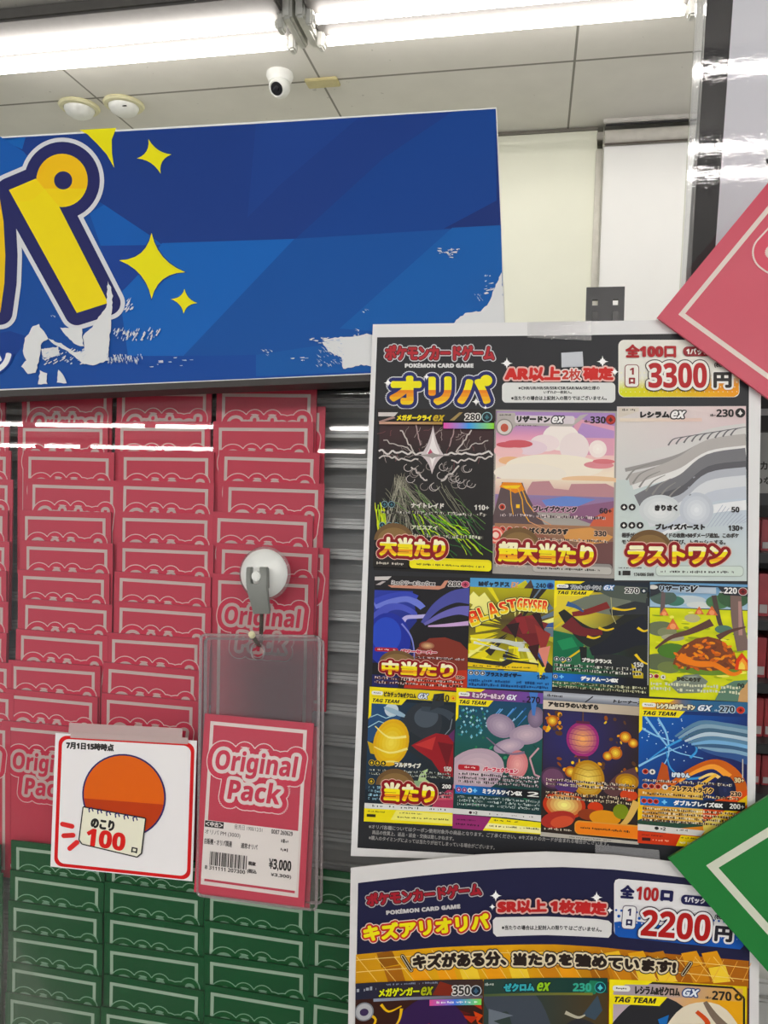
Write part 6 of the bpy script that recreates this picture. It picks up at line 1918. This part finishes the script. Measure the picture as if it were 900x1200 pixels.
# ------------------------------------------------------------------ slotted black post the posters hang from
def post():
    S = PANE.off(0.0185)
    R = Matrix((EX, EU, EN)).transposed().to_4x4()
    a, b = S.loc(687.3, 337.5), S.loc(732, 337.5)
    y0 = a[1]
    yb = S.loc(700, 1240)[1]
    R.translation = S.world(0, 0)
    h1, h2 = S.loc(694, 352.5), S.loc(700.5, 358.5)
    g1, g2 = S.loc(718, 351.5), S.loc(724.4, 358.2)
    x0, x1 = a[0], b[0]
    t = thing('slotted_post', S.world((x0 + x1) / 2, yb), 'black metal post with two square slots sticking up behind the upper poster', 'post')
    yt, yl = y0, min(h2[1], g2[1])
    yh = max(h1[1], g1[1])
    m = MB()
    th = 0.003
    def bx(xa, xb, ya, yb_):
        m.box(((xa + xb) / 2, (ya + yb_) / 2, 0), (abs(xb - xa), abs(yb_ - ya), th), mx=R)
    bx(x0, x1, yt, yh); bx(x0, h1[0], yh, yl); bx(h2[0], g1[0], yh, yl); bx(g2[0], x1, yh, yl); bx(x0, x1, yl, yb)
    m.build('plate', M_DARK, t)
    for hx in ((h1[0] + h2[0]) / 2, (g1[0] + g2[0]) / 2):
        MB().box((hx, yl - 0.02, th * .5 + 0.0006), (0.0042, 0.03, 0.0012), mx=R).build('slot_tongue', mat('gloss_black', '#141416', 0.2), t)


post()


# ------------------------------------------------------------------ diamond boards: big pack-shaped boards turned on their corner
def diamond(name, d, tip, p_up, p_dn, ink, frame, soft, thin, label, up_len, dn_len, logo):
    S = PANE.off(d)
    o = Vector((*S.loc(*tip), 0)); u = Vector((*S.loc(*p_up), 0)) - o; v = Vector((*S.loc(*p_dn), 0)) - o
    u.normalize(); v.normalize()
    # width runs along v (down right), height along u (up right)
    T = Surf(S.world(o.x, o.y), S.ex * v.x + S.ey * v.y, S.ex * u.x + S.ey * u.y, S.n)
    A = Art(T, direct=True, base=0.00004)
    W_, H_ = dn_len, up_len
    m, lw = W_ * .062, W_ * .020
    for r in ((m, m, W_ - m, m + lw), (m, H_ - m - lw, W_ - m, H_ - m), (m, m + lw, m + lw, H_ - m - lw), (W_ - m - lw, m + lw, W_ - m, H_ - m - lw)):
        A.rect(*r, frame)
    if logo:
        k = 2.9
        B = Art(S, base=0.0003)
        def word(t_, x, y, w_, h_, rad, col):
            c_, s_ = cos(radians(36)), sin(radians(36))
            g = rad * k
            B.text(t_, x - g * c_ - g * s_, y + g * c_ - g * s_ - (h_ * k + 2 * g), x - g * c_ - g * s_ + w_ * k + 2 * g, y + g * c_ - g * s_, col, rot=36, bold=(.3 + rad) * k, skew=.13, nd=64 if rad > 3 else 20, res=4, grow_word=True)
        for rad, col in ((7.3, thin), (6.6, ink), (2.1, soft), (0, ink)):
            word('Original', 908, 243, 65, 20, rad, col); word('Pack', 901, 297, 42, 15.5, rad, col)
    t = thing('diamond_board', T.world(0, 0), label, 'board', 'diamond boards beside the posters')
    A.build('board', MPK, t, extra=sheet_extra([(0, 0), (W_, 0), (W_, H_), (0, H_)], 0.0025, ink))
    if logo: B.build('logo_print', MPK, t, label='outlined lettering')


diamond('pink', 0.0305, (770, 372), (900, 214), (900, 467), '#c9465c', '#ddd0c8', '#e0cfc8', '#e9d6d0', 'large pink diamond board with a pale inner line over the upper poster corner', 0.275, 0.172, True)
diamond('green', 0.037, (783, 1006), (890, 939.5), (900, 1139), '#1c7a34', '#d3d6c6', '#cfd6c6', '#cfd6c6', 'large green diamond board with a pale inner line at the right edge', 0.20, 0.27, False)


# ------------------------------------------------------------------ the neighbouring case on the right
def neighbour():
    S = lean_surf((0, 0.86, 1.45), -2)
    t = thing('header_panel', S.world(*S.loc(850, 480)), 'white panel with a black border behind a clear wrinkled acrylic cover, top right', 'panel')
    out = [(829.5, -40), (1000, -40), (985, 503), (792, 508)]
    A = Art(S)
    A.poly([(862, -40), (1000, -40), (985, 462), (826, 462)], '#d9dae0')
    A.poly([(792, 480), (985, 478), (985, 486), (792, 488)], '#8f9092')
    A.poly([(897.5, 186), (930, 186), (930, 194), (897.5, 194)], '#232326')
    A.build('face', MP, t, extra=sheet_extra([S.loc(*p) for p in out], 0.004, '#2a2a2b'))
    film = clear_mat('wrinkled_film', (1, 1, 1), 0.0, H('#d0d0d4'), 0.0, 1.0, 210, refl=0.55, bdist=0.000026, stretch=(0.5, 1, 1.3))
    pts = [S.world(*S.loc(*p), 0.006) for p in ((822, -40), (1000, -40), (985, 462), (797, 462))]
    MB().prism(pts, S.n, 0.0008).build('acrylic_cover', film, t)
    pts = [S.world(*S.loc(*p), 0.0085) for p in ((817.5, -40), (829, -40), (803, 412), (792, 412))]
    MB().prism(pts, S.n, 0.010, 0.001).build('acrylic_edge', M_ACRY, t)
    # shelf case under it
    K = lean_surf((0, 0.97, 1.45), 0)
    def P(px, py, h=0): return K.world(*K.loc(px, py), h)
    xa, xb = K.loc(868, 700)[0], K.loc(868, 700)[0] + 0.34
    ztop, zb = P(893, 590).z, P(893, 985).z
    c = thing('shelf_case', Vector(((xa + xb) / 2, 1.0, zb)), 'dark shelf case of red boxed cards at the right edge behind the upper poster', 'shelf')
    MB().box(((xa + xb) / 2, 1.13, (ztop + zb) / 2 + 0.05), (xb - xa, 0.01, ztop - zb + 0.1)).build('back', M_RAIL, c)
    for x in (xa, xb):
        MB().box((x, 1.05, (ztop + zb) / 2 + .05), (0.012, 0.16, ztop - zb + 0.1)).build('side', M_RAIL, c)
    ys = [648, 727, 801, 872, 930, 985]
    zs = [P(893, y).z for y in ys]
    for z in zs:
        MB().box(((xa + xb) / 2, 1.045, z - 0.006), (xb - xa - 0.012, 0.15, 0.012), 0.001).build('shelf_board', M_DARK, c)
    # header strip with black letters
    B = Art(K.off(0.0), base=0.0002)
    B.text('カ', 891, 541, 899.5, 550.5, '#3a3836', bold=.3); B.text('ー', 882, 544, 890, 547, '#3a3836', bold=.3)
    B.text('のな', 883.5, 559, 905, 567.5, '#3a3836', bold=.3)
    hd = c
    o = [K.loc(*p) for p in ((868, 507), (1000, 507), (1000, 578), (868, 578))]
    B.build('header_strip', MP, hd, label='grey header strip with black lettering', extra=sheet_extra(o, 0.004, '#9c9c9a'))
    MB().prism([P(868, 578, .002), P(1000, 578, .002), P(1000, 592, .002), P(868, 592, .002)], K.n, 0.03).build('black_rail', M_DARK, hd)
    # red boxes on the shelves
    rnd = random.Random(2)
    reds = mat('red_box', '#9c2f36', 0.4, coat=0.3, noise=0.12, scale=60)
    gtop = mat('box_label', '#b0aaa8', 0.4)
    names = ['top', 'second', 'third', 'fourth', 'fifth']
    for i in range(5):
        zc = zs[i]
        z0 = zs[i]
        upper = P(893, 600).z if i == 0 else zs[i - 1] - 0.012
        hgt = min(0.052, (upper - z0) * .78)
        x = K.loc(882, 700)[0]
        for k in range(4):
            wd = 0.0125
            y = 0.995 + rnd.uniform(0, .004)
            b = thing('card_box', Vector((x + wd / 2, y + 0.03, z0)), 'thin red card box on the %s shelf at the right edge, %s from the poster' % (names[i], ['first', 'second', 'third', 'fourth'][k]), 'card box', 'red card boxes on the shelves')
            MB().box((x + wd / 2, y + 0.03, z0 + hgt / 2), (wd, 0.06, hgt), 0.0008).build('box', reds, b)
            MB().box((x + wd / 2, y - 0.0006, z0 + hgt * .18), (wd * .7, 0.001, hgt * .2)).build('spine_label', gtop, b)
            x += wd + 0.0012
    # pale cabinet further down
    Q = lean_surf((0, 0.99, 1.45), 0)
    a = Q.world(*Q.loc(868, 1140))
    low = thing('base_cabinet', Vector((a.x + .17, 1.1, 0)), 'pale grey base cabinet under the shelf case, bottom right corner', 'cabinet')
    MB().box((a.x + 0.17, 1.08, a.z / 2), (0.36, 0.2, a.z), 0.004).build('body', mat('pale_laminate', '#c9c9c6', 0.5), low)
    MB().box((a.x + 0.17, 0.975, a.z - 0.055), (0.34, 0.012, 0.075), 0.003).build('drawer', mat('pale_drawer', '#b4b4b1', 0.5), low)


neighbour()
